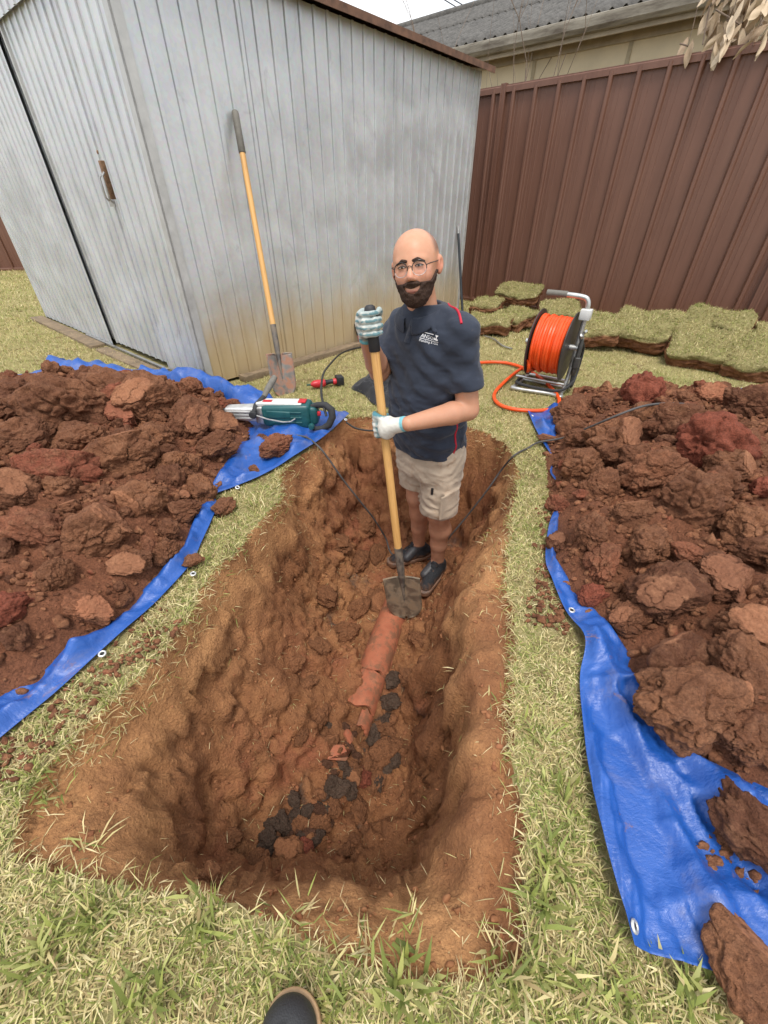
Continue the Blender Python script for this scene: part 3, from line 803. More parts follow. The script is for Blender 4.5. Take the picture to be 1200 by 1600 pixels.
def build_heap(poly, hm, seed, label, manual, group):
    lo = poly.min(0) - .02; hi = poly.max(0) + .02; st = 0.0125
    ax = np.arange(lo[0], hi[0], st); ay = np.arange(lo[1], hi[1], st)
    A, B = np.meshgrid(ax, ay, indexing='ij'); q = np.c_[A.ravel(), B.ravel()]
    h, ins = mound_h(q, poly, hm, seed)
    F = grid_faces(len(ax), len(ay)); F = F[ins[F].any(axis=1)]
    me, used = sub_mesh('mound', np.c_[q, h], F)
    n = len(used); pv = np.c_[q, h][used]
    set_attr(me, 'cut', np.zeros(n))
    root = thing('spoil_heap', label, 'soil heap', (0, 0, 0), 0, None)
    link('mound', me, M_HEAP, root)
    placed = []
    def sink(p, r): return (p[0], p[1], p[2] + r * 0.18)
    cnt = 0
    for (px, py, wpx, kind) in manual:
        P = ray_mound(px, py, poly, hm, seed)
        zc = P[1] * _c - (P[2] - CAM_H) * _s; r = wpx / 2 / FPX * zc * 0.9
        me_ = CL_RED[cnt % 2] if kind == 'r' else CL_BIG[cnt % 7]
        sc = (r, r * random.uniform(.8, 1.0), r * random.uniform(.95, 1.2))
        put_clod(me_, sink(P, r * .55), sc, root); placed.append((P[0], P[1], r)); cnt += 1
    # medium and small clods, denser where the picture looks
    n_mid = 0; n_sml = 0
    cand = np.c_[rng.uniform(max(lo[0], -2.5), min(hi[0], 2.5), 14000), rng.uniform(max(lo[1], .3), hi[1], 14000)]; cand = cand[in_poly(cand, poly)][:6000]
    chh, _i = mound_h(cand, poly, hm, seed); cdd = dist_poly(cand, poly)
    for (x, y), hh, dd in zip(cand, chh, cdd):
        if n_mid >= 170 and n_sml >= 95: break
        mid = n_mid < 170
        r = 0.030 + 0.065 * random.random() ** 1.7 if mid else random.uniform(0.014, 0.034)
        if mid and y < 1.0 and x < 0 and random.random() < .75: r *= .5
        if dd < r * 0.7: continue
        if any((x - a) ** 2 + (y - b) ** 2 < ((r + c) * (0.50 if mid else 0.4)) ** 2 for a, b, c in placed): continue
        zz = hh + r * random.uniform(-.1, .35)
        put_clod(random.choice(CL_MID if mid else CL_SML), (x, y, zz), (r, r * random.uniform(.75, 1), r * random.uniform(.85, 1.25)), root)
        placed.append((x, y, r))
        if mid: n_mid += 1
        else: n_sml += 1
    N_ = 6500
    xy = np.c_[rng.uniform(max(lo[0], -2.4), min(hi[0], 2.4), N_), rng.uniform(max(lo[1], .25), hi[1], N_)]
    hh, i_ = mound_h(xy, poly, hm, seed); xy, hh = xy[i_], hh[i_]
    sz = 0.0022 + 0.011 * rng.random(len(xy)) ** 3
    big_ = sz > .0090
    n2_ = 2700; x2 = np.c_[rng.uniform(max(lo[0], -2.2), min(hi[0], 2.2), n2_), rng.uniform(max(lo[1], .28), hi[1], n2_)]; h2, i2 = mound_h(x2, poly, hm, seed); x2, h2 = x2[i2], h2[i2]; s2 = .008 + .016 * rng.random(len(x2)) ** 1.8
    crumbs('small_clods', np.c_[x2, h2 + s2 * .25], s2, M_LUMP, root, 2, smooth=True)
    crumbs('crumbs', np.c_[xy, hh + sz * .4][big_], sz[big_], M_LUMP, root, 2); crumbs('fine_crumbs', np.c_[xy, hh + sz * .4][~big_], sz[~big_], M_LUMP, root, 1)
    # crumbs spilled just outside the edge
    return root
def make_crumb():
    b = NB('crumb_soil'); v = b.pos(); f = b.noise(v, 28, 4, 0.6); g = b.noise(v, 5, 3)
    col = b.ramp(f, [(0.3, (0.140, 0.058, 0.028)), (0.5, (0.25, 0.110, 0.050)), (0.7, (0.36, 0.170, 0.080))])
    col = b.mix(b.maprange(g, .45, .65, 0, .5), col, (0.30, 0.110, 0.058))
    b.set(base=col, rough=0.92, spec=0.2, normal=b.bump(b.noise(v, 240, 3, 0.7), 0.6, 0.003)); return b.m
M_CRUMB = make_crumb()
def make_lump():
    b = NB('lump_soil'); v = b.pos(); f = b.noise(v, 22, 3, 0.5); g = b.noise(v, 110, 5, .7)
    col = b.ramp(f, [(0.3, (0.14, 0.057, 0.031)), (0.45, (0.23, 0.098, 0.050)), (0.58, (0.33, 0.15, 0.076)), (0.72, (0.28, 0.092, 0.051))]); col = b.mix(b.maprange(g, .4, .6, .45, 0), col, (.07, .03, .018))
    b.set(base=col, rough=0.92, spec=0.2, normal=b.bump(g, 0.9, 0.010)); return b.m
M_LUMP = make_lump()
M_HEAP = clod_mat('heap_soil', (0.25, 0.100, 0.052))
build_heap(HEAP_L, 0.29, 900, 'left heap of broken red-brown clay clods dumped on a blue tarpaulin beside the shed', [
    (105, 640, 135, ''), (178, 612, 85, ''), (232, 632, 105, ''), (185, 652, 70, ''), (38, 690, 105, ''), (92, 745, 125, ''), (152, 835, 120, ''), (272, 725, 52, ''), (240, 690, 75, ''),
    (300, 665, 85, ''), (340, 660, 60, ''), (335, 700, 70, ''), (190, 715, 110, ''), (222, 788, 90, ''), (312, 768, 62, ''), (60, 830, 85, ''), (12, 955, 75, 'r'), (140, 950, 75, ''),
    (262, 862, 55, ''), (20, 770, 90, ''), (285, 800, 60, ''), (130, 690, 80, ''), (25, 630, 80, ''), (90, 900, 60, ''), (205, 880, 66, '')], None)
build_heap(HEAP_R, 0.275, 950, 'right heap of broken red-brown clay clods dumped on a blue tarpaulin by the hose reel', [
    (893, 648, 66, ''), (1005, 622, 78, 'r'), (908, 735, 80, ''), (960, 690, 100, ''), (1050, 665, 95, ''), (1108, 700, 110, 'r'), (1172, 640, 90, ''), (938, 768, 74, ''), (1022, 742, 90, ''),
    (1080, 792, 108, ''), (1142, 735, 85, ''), (922, 832, 70, ''), (985, 805, 62, ''), (942, 882, 80, ''), (925, 932, 46, 'r'), (1012, 852, 82, ''), (1042, 935, 120, ''), (1132, 902, 105, ''),
    (1162, 822, 95, ''), (1180, 985, 100, ''), (1075, 1105, 190, ''), (1160, 1050, 120, ''), (1190, 765, 50, 'r'), (980, 970, 60, ''), (1110, 620, 60, ''), (870, 790, 46, ''), (868, 850, 44, ''), (1165, 1150, 110, '')], None)

# ================================================================== tarpaulins
def tarp_mat():
    b = NB('blue_tarpaulin'); v = b.co(); f = b.noise(v, 6, 5, 0.6); p = b.sep(v)
    col = b.ramp(f, [(0.3, (0.011, 0.070, 0.31)), (0.7, (0.021, 0.105, 0.41))])
    wx = b.math('SINE', b.math('MULTIPLY', p[0], 1500)); wy = b.math('SINE', b.math('MULTIPLY', p[1], 1500))
    dust = b.maprange(b.noise(v, 5.5, 6, 0.7, 0.5), 0.50, 0.72, 0, 0.5)
    col = b.mix(dust, col, (0.20, 0.19, 0.25))
    col = b.mix(b.maprange(b.noise(v, 9, 6, 0.75, 0.8), 0.60, 0.70, 0, 0.75), col, (0.24, 0.12, 0.075))
    cre = b.noise(v, 16, 5, 0.6, 1.5)
    n1 = b.bump(cre, 0.30, 0.012); n1 = b.bump(b.noise(b.mapping(v, (1, 2.2, 1), (0, 0, .5)), 70, 4, .65, .6), .45, .004, n1)
    n2 = b.bump(b.math('MULTIPLY', wx, wy), 0.12, 0.0006, n1)
    b.set(base=col, rough=b.maprange(f, 0.3, 0.7, 0.28, 0.42), spec=0.6, normal=n2)
    return b.m
M_TARP = tarp_mat()
M_EYELET = plain('alloy_eyelet', (0.72, 0.71, 0.68), 0.35, 0.7)
def eyelet(loc, nrm, parent, r=0.0115):
    q = Vector(nrm).to_track_quat('Z', 'Y').to_matrix().to_4x4(); M = Matrix.Translation(loc) @ q
    mb = MB(); mb.lathe([(r * .52, -.001), (r * .5, .0016), (r * .62, .0030), (r * .85, .0028), (r, .0008), (r * .98, -.0012)], 20, M, caps=False)
    e = mb.build('eyelet', M_EYELET, parent, smooth=True, auto=80)
    MB().lathe([(r * .53, .0004), (0.0001, .0004)], 16, M, caps=False).build('eyelet_hole', M_DARK, e)
def tarp(edge, far, zfun, n_u, n_v, label, vpow=1.6):
    E_ = smooth_line(edge, n_u); L_ = smooth_line(far, n_u)
    v = np.linspace(0, 1, n_v) ** vpow
    P = E_[:, None, :] * (1 - v)[None, :, None] + L_[:, None, :] * v[None, :, None]
    q = P.reshape(-1, 2); u = np.repeat(np.linspace(0, 1, n_u), n_v); vv = np.tile(v, n_u)
    dist = np.linalg.norm(q - np.repeat(E_, n_v, axis=0), axis=1)
    z = zfun(q, u, vv, dist)
    me = mesh_np('tarpaulin', np.c_[q, z], grid_faces(n_u, n_v)[:, ::-1])
    o = link('tarpaulin', me, M_TARP); tag(o, label, 'tarpaulin')
    md = o.modifiers.new('thickness', 'SOLIDIFY'); md.thickness = 0.0006
    return o, q.reshape(n_u, n_v, 2), z.reshape(n_u, n_v)
def N2(q, s, seed, oc=3, st=(1, 1)): return fbm(np.c_[q[:, 0] * s * st[0], q[:, 1] * s * st[1], np.full(len(q), seed * 3.1)], oc, 0.5, seed=seed)
def crease(q, seed, amp):                  # crumpled sheet: facets meeting in sharp creases
    p = np.c_[q, np.zeros(len(q))]; z = 0
    for k, (f_, a) in enumerate(((3.2, 1.0), (7.0, .55), (15, .26), (30, .10))):
        w_ = p * f_ + .35 * np.c_[vnoise(p * f_ * .7, seed + k), vnoise(p * f_ * .7 + 5, seed + k + 3), 0 * p[:, 0]]
        z = z + a * (1 - 2.2 * np.abs(vnoise(w_ + seed, seed + 11 * k)))
    return amp * z * 1.25
TL_EDGE = np.array([G(*p)[:2] for p in [(546, 652), (505, 690), (430, 738), (372, 764), (338, 779), (343, 795), (334, 815), (318, 850), (298, 890), (235, 957), (160, 1026), (80, 1098), (0, 1168), (-90, 1245)]])
TL_FAR = np.array([[-2.55, 3.50], [-2.9, 3.2], [-3.1, 2.9], [-3.3, 2.5], [-3.45, 2.0], [-3.5, 1.6], [-3.5, 1.2], [-3.4, .9], [-3.3, .6], [-3.2, .4], [-3.0, .2], [-2.8, .1], [-2.6, 0], [-2.4, -.1]])
def zl(q, u, v, d):
    base = 0.022 + 0.012 * N2(q, 3, 1)
    wr = 0.014 * np.maximum(-.2, N2(q, 7, 2, 3)) + crease(q, 31, .021)
    hem = 0.030 * np.exp(-((d - 0.055) / 0.03) ** 2) * sstep(.5, .6, u) + 0.018 * np.exp(-((d - 0.03) / 0.03) ** 2) * sstep(.5, .4, u)
    z = base + wr * sstep(0.0, 0.05, d) + hem
    # back flap thrown up over the pile
    bd = dist_poly(q, np.array([TL_EDGE[0], [-1.24, 3.06], TL_FAR[0]]), closed=False)
    flap = np.exp(-((bd - 0.16) / 0.11) ** 2) * sstep(-.55, -1.0, q[:, 0])
    z = z + flap * (0.10 + 0.07 * N2(q, 3.3, 8) + 0.03 * fbm(np.c_[q * 9, u], 2, seed=12, ridged=True))
    dh = dist_poly(q, HEAP_L); z = np.where(in_poly(q, HEAP_L), np.minimum(z, .012 + .05 * sstep(.05, .0, dh)), z)
    return np.maximum(z, 0.012)
tl, ql, zlv = tarp(TL_EDGE, TL_FAR, zl, 330, 115, 'blue tarpaulin under the left spoil heap with the demolition hammer lying on it', 1.9)
TR_EDGE = np.array([G(*p)[:2] for p in [(823, 646), (843, 690), (862, 722), (858, 745), (878, 775), (866, 800), (855, 830), (850, 880), (860, 912), (878, 955), (906, 1012), (903, 1060), (904, 1110), (910, 1200), (926, 1300), (950, 1395), (976, 1484)]])
TR_FAR = np.array([[2.6, 2.95], [2.8, 2.7], [3.0, 2.5], [3.1, 2.3], [3.15, 2.1], [3.2, 1.9], [3.2, 1.7], [3.2, 1.5], [3.1, 1.3], [3.0, 1.1], [2.9, .9], [2.7, .7], [2.5, .5], [2.2, .35], [1.9, .2], [1.5, .06], [1.1, -.02]])
def zr(q, u, v, d):
    apex = G(915, 1010)[:2]; a = np.arctan2(q[:, 0] - apex[0], apex[1] - q[:, 1]); rr = np.linalg.norm(q - apex, axis=1)
    fan = sstep(0.08, 0.5, rr) * sstep(.62, .70, u)
    tri = np.abs(((a * 2.9 + .10 * N2(q, 3, 4)) % 1) - .5) * 2; tri2 = np.abs(((a * 6.7 + .2 * N2(q, 4, 14)) % 1) - .5) * 2
    folds = 0.046 * (tri - .5) + 0.020 * (tri2 - .5) + 0.012 * fbm(np.c_[a * 7, rr * 1.3, rr * 0], 3, seed=5, ridged=True)
    z = 0.020 + 0.010 * N2(q, 3, 6) + (0.008 * np.maximum(-.3, N2(q, 8, 7)) + crease(q, 47, .024)) * sstep(0, .04, d) + fan * (folds + 0.018)
    z += 0.05 * np.exp(-((a - 0.60) / 0.07) ** 2) * fan * sstep(.1, .5, rr)        # the big fold by the corner
    z += 0.018 * np.exp(-((d - 0.04) / 0.03) ** 2) * sstep(.60, .5, u)
    # twist where the edge tucks under
    z += 0.035 * np.exp(-(rr / 0.07) ** 2)
    dh = dist_poly(q, HEAP_R); z = np.where(in_poly(q, HEAP_R), np.minimum(z, .012 + .05 * sstep(.05, .0, dh)), z)
    return np.maximum(z, 0.010)
tr, qr, zrv = tarp(TR_EDGE, TR_FAR, zr, 330, 120, 'blue tarpaulin under the right spoil heap with its creased corner nearest the camera', 1.7)
def tarp_eyelets(o, q, z, pxs):
    flat = q.reshape(-1, 2); zz = z.ravel()
    for px, py in pxs:
        P = G(px, py, 0.03)
        for _ in range(3):
            k = np.argmin(((flat - P[:2]) ** 2).sum(1)); P = G(px, py, zz[k])
        nu, nv = z.shape; i, j = divmod(int(k), nv); i = min(max(i, 1), nu - 2); j = min(max(j, 1), nv - 2)
        a = np.r_[q[i + 1, j] - q[i - 1, j], z[i + 1, j] - z[i - 1, j]]; b_ = np.r_[q[i, j + 1] - q[i, j - 1], z[i, j + 1] - z[i, j - 1]]
        n = np.cross(a, b_); n /= np.linalg.norm(n); n = n if n[2] > 0 else -n
        eyelet(Vector(P) + Vector(n) * 0.002, n, o)
tarp_eyelets(tl, ql, zlv, [(160, 1022), (302, 897), (371, 762), (540, 656)])
tarp_eyelets(tr, qr, zrv, [(893, 954), (990, 1447), (832, 650)])
# soil fallen on the right tarpaulin's corner
def stray(px, py, wpx, label, flat=0.5, me=None, z=0.03):
    P = G(px, py, z); zc = P[1] * _c - (P[2] - CAM_H) * _s; r = wpx / 2 / FPX * zc
    o = put_clod(me or random.choice(CL_BIG), (P[0], P[1], z + r * flat * .35), (r, r * .85, r * flat), None, (0, 0, random.uniform(0, 6)), 'soil_clod')
    return tag(o, label, 'clod', 'stray clods beside the heaps')
stray(1160, 1300, 125, 'crumbly brown clod lying on the right tarpaulin below the big block', .75, CL_MID[6], .04)
stray(1160, 1512, 120, 'brown clod lying over the near edge of the right tarpaulin by the grass', .7, CL_MID[8], .04)
stray(432, 703, 52, 'squarish brown clod on the left tarpaulin in front of the demolition hammer', .85, CL_BIG[1], .03)
stray(410, 688, 26, 'small brown clod between the square clod and the left heap', .7, CL_MID[3], .03)
stray(398, 735, 20, 'tiny brown clod on the fold of the left tarpaulin', .7, CL_MID[5], .03)
stray(352, 797, 38, 'red-brown clod resting where the left tarpaulin edge is folded', .75, CL_MID[1], .02)
stray(303, 878, 30, 'small red-brown clod on the left tarpaulin edge above the grass strip', .6, CL_MID[7], .03)
stray(855, 686, 30, 'flat tan clod on the back corner of the right tarpaulin', .4, CL_MID[2], .03)
stray(843, 660, 12, 'tiny clod on the back corner of the right tarpaulin near the hose loop', .5, CL_MID[4], .03)
# loose spilled soil on the turf strips
def spill(poly, n, smax, name, label):
    poly = np.array([G(*p)[:2] for p in poly]); lo, hi = poly.min(0), poly.max(0); xy = rng.uniform(lo - .05, hi + .05, (n * 4, 2)); sd_ = dist_poly(xy, poly) * np.where(in_poly(xy, poly), 1, -1) + .035 * fbm(np.c_[xy * 12, 0 * xy[:, 0]], 3, seed=n); xy = xy[rng.random(len(xy)) < sstep(-.035, .03, sd_)][:n]
    sz = 0.0015 + smax * rng.random(len(xy)) ** 3.5
    o = crumbs(name, np.c_[xy, ground_h(xy[:, 0], xy[:, 1]) + 0.006 + sz * .3], sz, M_LUMP, None, 2, smooth=True); tag(o, label, 'loose soil')
spill([(0, 1175), (160, 1045), (250, 960), (275, 985), (200, 1070), (110, 1150), (40, 1215), (0, 1240)], 420, .012, 'loose_soil', 'loose red soil crumbs spilled between the left tarpaulin and the grass strip')
spill([(850, 890), (880, 955), (880, 980), (820, 975), (830, 930)], 300, .011, 'loose_soil', 'patch of loose red soil spilled on the turf strip by the right tarpaulin')
spill([(860, 780), (850, 870), (845, 870), (838, 800)], 160, .012, 'loose_soil', 'loose red soil crumbs along the turf beside the right heap')
spill([(1085, 1225), (1230, 1205), (1230, 1430), (1150, 1440), (1100, 1330)], 450, .016, 'loose_soil', 'loose brown soil scattered on the right tarpaulin by the corner')
# ================================================================== rubble in the pit
M_PITCLOD = clod_mat('pit_clod', (0.27, 0.118, 0.054)); CL_PIT = []
for m_ in CL_MID[:7]:
    c_ = m_.copy(); c_.materials.clear(); c_.materials.append(M_PITCLOD); CL_PIT.append(c_)
M_WET = clod_mat('wet_clod', (0.13, 0.062, 0.036)); CL_WET = []
for m_ in CL_MID[7:10]:
    c_ = m_.copy(); c_.materials.clear(); c_.materials.append(M_WET); CL_WET.append(c_)
def pit_clod(px, py, wpx, me, flat=.8, zoff=0.3):
    z = -.72
    for _ in range(12):
        P = G(px, py, z); z = 0.5 * z + 0.5 * float(ground_h(np.array([P[0]]), np.array([P[1]]))[0])
    P = G(px, py, z); zc = P[1] * _c - (P[2] - CAM_H) * _s; r = wpx / 2 / FPX * zc
    return put_clod(me, (P[0], P[1], z + r * (zoff if me in CL_GREY else .08)), (r, r * .9, r * flat), pit_obj)
for px, py, wd, k in [(530, 1232, 34, 'g'), (545, 1240, 26, 'g'), (518, 1225, 22, 'g'), (570, 1190, 52, 'm'), (600, 1180, 46, 'm'), (548, 1215, 40, 'm'), (588, 1218, 50, 'm'), (565, 1215, 34, 'r'), (620, 1170, 40, 'm'), (460, 1250, 24, 'g'), (440, 1285, 30, 'g'), (425, 1290, 26, 'g'), (450, 1300, 24, 'g'),
                      (420, 1310, 28, 'g'), (412, 1325, 20, 'g'), (436, 1322, 22, 'g'), (470, 1312, 18, 'g'), (505, 1240, 22, 'm'), (600, 1205, 26, 'g'), (612, 1190, 26, 'g'), (465, 1290, 40, 'm'), (450, 1335, 50, 'm'), (478, 1330, 30, 'r'), (520, 1260, 40, 'm'), (500, 1290, 34, 'm'), (560, 1265, 36, 'm'), (610, 1100, 34, 'g'), (618, 1065, 34, 'g'), (600, 1140, 40, 'm'),
                      (585, 1150, 30, 'g'), (480, 1070, 34, 'm'), (500, 1120, 40, 'm'), (470, 1150, 30, 'm'), (515, 1160, 28, 'm'), (590, 940, 40, 'm'), (560, 950, 40, 'm'), (540, 990, 44, 'm'), (500, 1010, 40, 'm'), (460, 1040, 34, 'm'),
                      (700, 880, 40, 'm'), (640, 850, 30, 'm'), (590, 870, 40, 'm'), (560, 880, 46, 'm'), (530, 850, 50, 'm'), (510, 930, 50, 'm'), (570, 820, 44, 'm'), (640, 1060, 36, 'm'), (655, 1000, 36, 'm'), (330, 1370, 40, 'm'), (400, 1350, 44, 'm'), (360, 1310, 40, 'm'), (540, 1330, 30, 'm')]:
    pit_clod(px, py, wd * 1.05, {'g': random.choice(CL_GREY), 'm': random.choice(CL_PIT), 'r': CL_RED[1]}[k])
_rr = np.random.default_rng(77)
for k_ in range(70):                             # dark wet rubble where the pipe has broken
    t_ = _rr.random(); px, py = 600 - 150 * t_ + _rr.normal(0, 24), 1150 + 170 * t_ + _rr.normal(0, 26)
    pit_clod(px, py, _rr.uniform(12, 26), CL_GREY[k_ % 3] if k_ % 3 == 0 else CL_PIT[k_ % 7] if k_ % 3 == 1 else CL_WET[k_ % 3], .9, .15)
n_ = 11000; xy = np.c_[rng.uniform(-.9, .8, n_), rng.uniform(.1, 2.5, n_)]; xy = xy[pit_sd(xy) < 0]
hz = ground_h(xy[:, 0], xy[:, 1]); keep = rng.random(len(xy)) < np.where(hz < -.52, .8, 0.42); xy, hz = xy[keep], hz[keep]
sz = 0.0015 + 0.0085 * rng.random(len(xy)) ** 3; big_ = sz > .0075
crumbs('crumbs', np.c_[xy, hz + sz * .3][big_], sz[big_], M_CRUMB, pit_obj, 2); crumbs('fine_crumbs', np.c_[xy, hz + sz * .3][~big_], sz[~big_], M_CRUMB, pit_obj, 1)
# ================================================================== grass
TARP_L = np.vstack([TL_EDGE, TL_FAR[::-1]]); TARP_R = np.vstack([TR_EDGE, TR_FAR[::-1]])
SHED_P = np.array([sh(-.05, -.05), sh(SH_L, -.05), sh(SH_L, SH_W), sh(-.05, SH_W)])
def grass_mat():
    b = NB('grass_blades'); c = b.attr('col', 'Color')
    b.set(base=c, rough=0.6, spec=0.25)
    tr = b.n('ShaderNodeBsdfTranslucent'); b.put(tr, 'Color', c)
    mx = b.n('ShaderNodeMixShader'); mx.inputs[0].default_value = 0.25
    b.t.links.new(b.b.outputs[0], mx.inputs[1]); b.t.links.new(tr.outputs[0], mx.inputs[2]); b.t.links.new(mx.outputs[0], b.o.inputs['Surface'])
    return b.m
M_GRASS = grass_mat()
GREENS = np.array([[.31, .34, .09], [.25, .29, .075], [.39, .40, .13], [.44, .45, .165], [.21, .25, .068]])
STRAWS = np.array([[.68, .58, .30], [.76, .66, .38], [.56, .46, .23], [.62, .55, .25], [.45, .34, .17]])
def grass_blades(P, length, width, flat, green, seed, simple=False):
    """P (n,3) roots -> verts, quads, tris, colours"""
    r = np.random.default_rng(seed); n = len(P)
    az = r.random(n) * 6.2832; L = length * r.uniform(.45, 1.25, n); W = width * r.uniform(.6, 1.25, n)
    t0 = np.radians(np.clip(r.normal(flat, 22, n), 5, 88)); t1 = np.minimum(t0 + np.radians(r.uniform(5, 45, n)), np.radians(105))
    d = np.c_[np.cos(az), np.sin(az)]; sd = np.c_[-np.sin(az), np.cos(az)]
    m1 = P + np.c_[d * (np.sin(t0) * L * .5)[:, None], np.cos(t0) * L * .5]
    m2 = m1 + np.c_[d * (np.sin(t1) * L * .5)[:, None], np.cos(t1) * L * .5]
    tw = r.normal(0, .35, n)
    s3 = np.c_[sd * np.cos(tw)[:, None], np.sin(tw)] * W[:, None] * .5
    k = 3 if simple else 5
    V = np.stack([P - s3, P + s3, (m1 + m2) / 2 + (m2 - P) * .25], 1) if simple else np.stack([P - s3 * .7, P + s3 * .7, m1 + s3, m1 - s3, m2], 1)
    V = V.reshape(-1, 3); V[:, 2] = np.maximum(V[:, 2], np.repeat(P[:, 2], k) - .004)
    i = np.arange(n) * k
    Q = np.zeros((0, 4), int) if simple else np.stack([i, i + 1, i + 2, i + 3], 1); T = np.stack([i, i + 1, i + 2], 1) if simple else np.stack([i + 3, i + 2, i + 4], 1)
    isg = r.random(n) < green
    c = np.where(isg[:, None], GREENS[r.integers(0, 5, n)], STRAWS[r.integers(0, 5, n)]) * r.uniform(.72, 1.2, n)[:, None]
    C = np.repeat(c, k, axis=0)
    return V, Q, T, C
def lawn_ok(xy):
    nr = (np.abs(xy[:, 0]) < 1.2) & (xy[:, 1] < 3); ok = np.ones(len(xy), bool); q = xy[nr]
    ok[nr] = pit_sd(q + np.c_[fbm(np.c_[q * 9, np.zeros(len(q))], 5, .62, seed=21), fbm(np.c_[q * 9, np.ones(len(q)) * 5], 5, .62, seed=22)] * 0.030) > np.where(q[:, 1] < .45, .012, 0)
    ok &= ~in_poly(xy, TARP_L) & ~in_poly(xy, TARP_R) & ~in_poly(xy, SHED_P)
    return ok
def sow(lo, hi, dens, length, width, flat, seed, extra=None, gb=0.5, thin=True, simple=False):
    r = np.random.default_rng(seed); n = int((hi[0] - lo[0]) * (hi[1] - lo[1]) * dens)
    xy = r.uniform(lo, hi, (n, 2)); xy = xy[lawn_ok(xy)]
    if extra is not None: xy = xy[extra(xy)]
    p = np.c_[xy, np.zeros(len(xy))]
    if thin:      # worn, earthy patches
        k = fbm(p * 4.5, 3, seed=77); xy = xy[(k < .20) | (r.random(len(xy)) < .45)]; p = np.c_[xy, np.zeros(len(xy))]
    g = gb - .12 + 0.42 * fbm(p * 2.2, 3, seed=88) + 0.25 * fbm(p * 9, 2, seed=89)
    P = np.c_[xy, ground_h(xy[:, 0], xy[:, 1]) - .002]
    return grass_blades(P, length, width, flat, np.clip(g, .06, .94), seed, simple)
parts = []
right_strip = lambda q: (q[:, 0] > .15)
# foreground and the strips beside the pit: broad blades seen close
parts.append(sow((-1.25, -.35), (1.35, .62), 62000, .033, .0029, 66, 1, gb=.52))
parts.append(sow((-1.1, .62), (1.1, 1.5), 46000, .029, .0028, 64, 2, gb=.50))
parts.append(sow((-1.0, 1.5), (1.3, 2.7), 32000, .028, .0030, 60, 3, gb=.50))
parts.append(sow((-1.6, 2.4), (3.3, 4.2), 19000, .030, .0038, 56, 4, gb=.46, simple=True))
parts.append(sow((-.4, 4.2), (4.4, 6.8), 7500, .040, .0055, 50, 5, gb=.46, simple=True))
parts.append(sow((-4.6, 2.9), (-1.2, 5.6), 7000, .040, .0055, 52, 6, gb=.50, simple=True))
parts.append(sow((-11, 5.2), (-3.6, 12.5), 1500, .055, .010, 50, 7, gb=.58, simple=True))
def join_blades(parts):
    o = 0; Vs, Qs, Ts, Cs = [], [], [], []
    for V, Q, T, C in parts:
        Vs.append(V); Qs.append(Q + o); Ts.append(T + o); Cs.append(C); o += len(V)
    me = mesh_np('grass', np.concatenate(Vs), np.concatenate(Qs), np.concatenate(Ts), smooth=False); set_attr(me, 'col', np.concatenate(Cs)); return me
# weedy tufts and fringe hanging over the cut edge
r_ = np.random.default_rng(55)
k = r_.integers(0, 260, 5200); ep = PIT[k] + r_.normal(0, .022, (5200, 2)); ep = ep[~in_poly(ep, TARP_L)]
ez = ground_h(ep[:, 0], ep[:, 1]); kk = (ez > -.10) & ((ep[:, 1] > .45) | (np.random.default_rng(3).random(len(ep)) < .25)); ep = ep[kk]; ez = ez[kk]
nearr = (ep[:, 1] < .13) | (ep[:, 1] > .13)
parts.append(grass_blades(np.c_[ep, ez], .040, .0022, 66, np.full(len(ep), .18), 56))
def tuft(px, py, n, length, width, green, seed, spread=.02, flat=35, z=None):
    P = G(px, py, 0 if z is None else z); rr = np.random.default_rng(seed); q = P[:2] + rr.normal(0, spread, (n, 2))
    return grass_blades(np.c_[q, ground_h(q[:, 0], q[:, 1])], length, width, flat, np.full(n, green), seed)
for i, (px, py, n, L, W, g) in enumerate([(630, 1535, 26, .075, .009, .95), (645, 1562, 22, .075, .009, .9), (850, 1420, 24, .07, .008, .95), (880, 1240, 26, .06, .007, .9), (520, 1560, 40, .06, .005, .5), (320, 1440, 50, .07, .006, .8), (150, 1440, 60, .06, .005, .7),
                                         (560, 1480, 40, .05, .004, .3), (230, 1560, 40, .07, .007, .9), (870, 1530, 40, .07, .007, .8), (1080, 1555, 26, .08, .009, .9), (320, 880, 40, .05, .004, .4), (240, 990, 40, .05, .004, .5), (180, 1090, 40, .05, .004, .6),
                                         (60, 1230, 60, .06, .005, .6), (400, 790, 60, .05, .004, .4), (840, 1150, 30, .05, .006, .9), (860, 1350, 30, .06, .007, .9), (800, 1530, 40, .07, .006, .7), (960, 1560, 40, .06, .006, .6), (60, 1500, 50, .07, .006, .7), (430, 1480, 30, .06, .005, .8)]):
    parts.append(tuft(px, py, n, L, W, g, 600 + i))
me = join_blades(parts); tag(link('grass', me, M_GRASS), 'patchy green and straw coloured lawn grass around the pit', 'grass', kind='stuff')
# torn sprigs lying on the bare soil of the pit's banks
spr = []
for i, (px, py, z, n) in enumerate([(352, 915, -.12, 14), (365, 975, -.25, 10), (640, 1440, -.12, 10), (775, 1475, -.02, 10), (150, 1320, -.08, 24), (700, 1090, -.4, 5), (760, 850, -.22, 14), (640, 1445, -.1, 6), (300, 960, -.05, 20), (755, 1140, -.2, 6), (720, 1250, -.3, 5), (470, 1430, -.1, 10), (690, 710, -.25, 14), (765, 690, -.1, 26)]):
    P = G(px, py, z); rr = np.random.default_rng(900 + i); q = P[:2] + rr.normal(0, .016, (n, 2))
    spr.append(grass_blades(np.c_[q, ground_h(q[:, 0], q[:, 1]) + .004], .05, .0035, 70, np.full(n, .35), 950 + i))
q = np.c_[r_.uniform(-.85, .75, 1700), r_.uniform(.10, 2.3, 1700)]; q = q[in_poly(q, PIT)]
spr.append(grass_blades(np.c_[q, ground_h(q[:, 0], q[:, 1]) + .004], .030, .0014, 80, np.full(len(q), .05), 990))
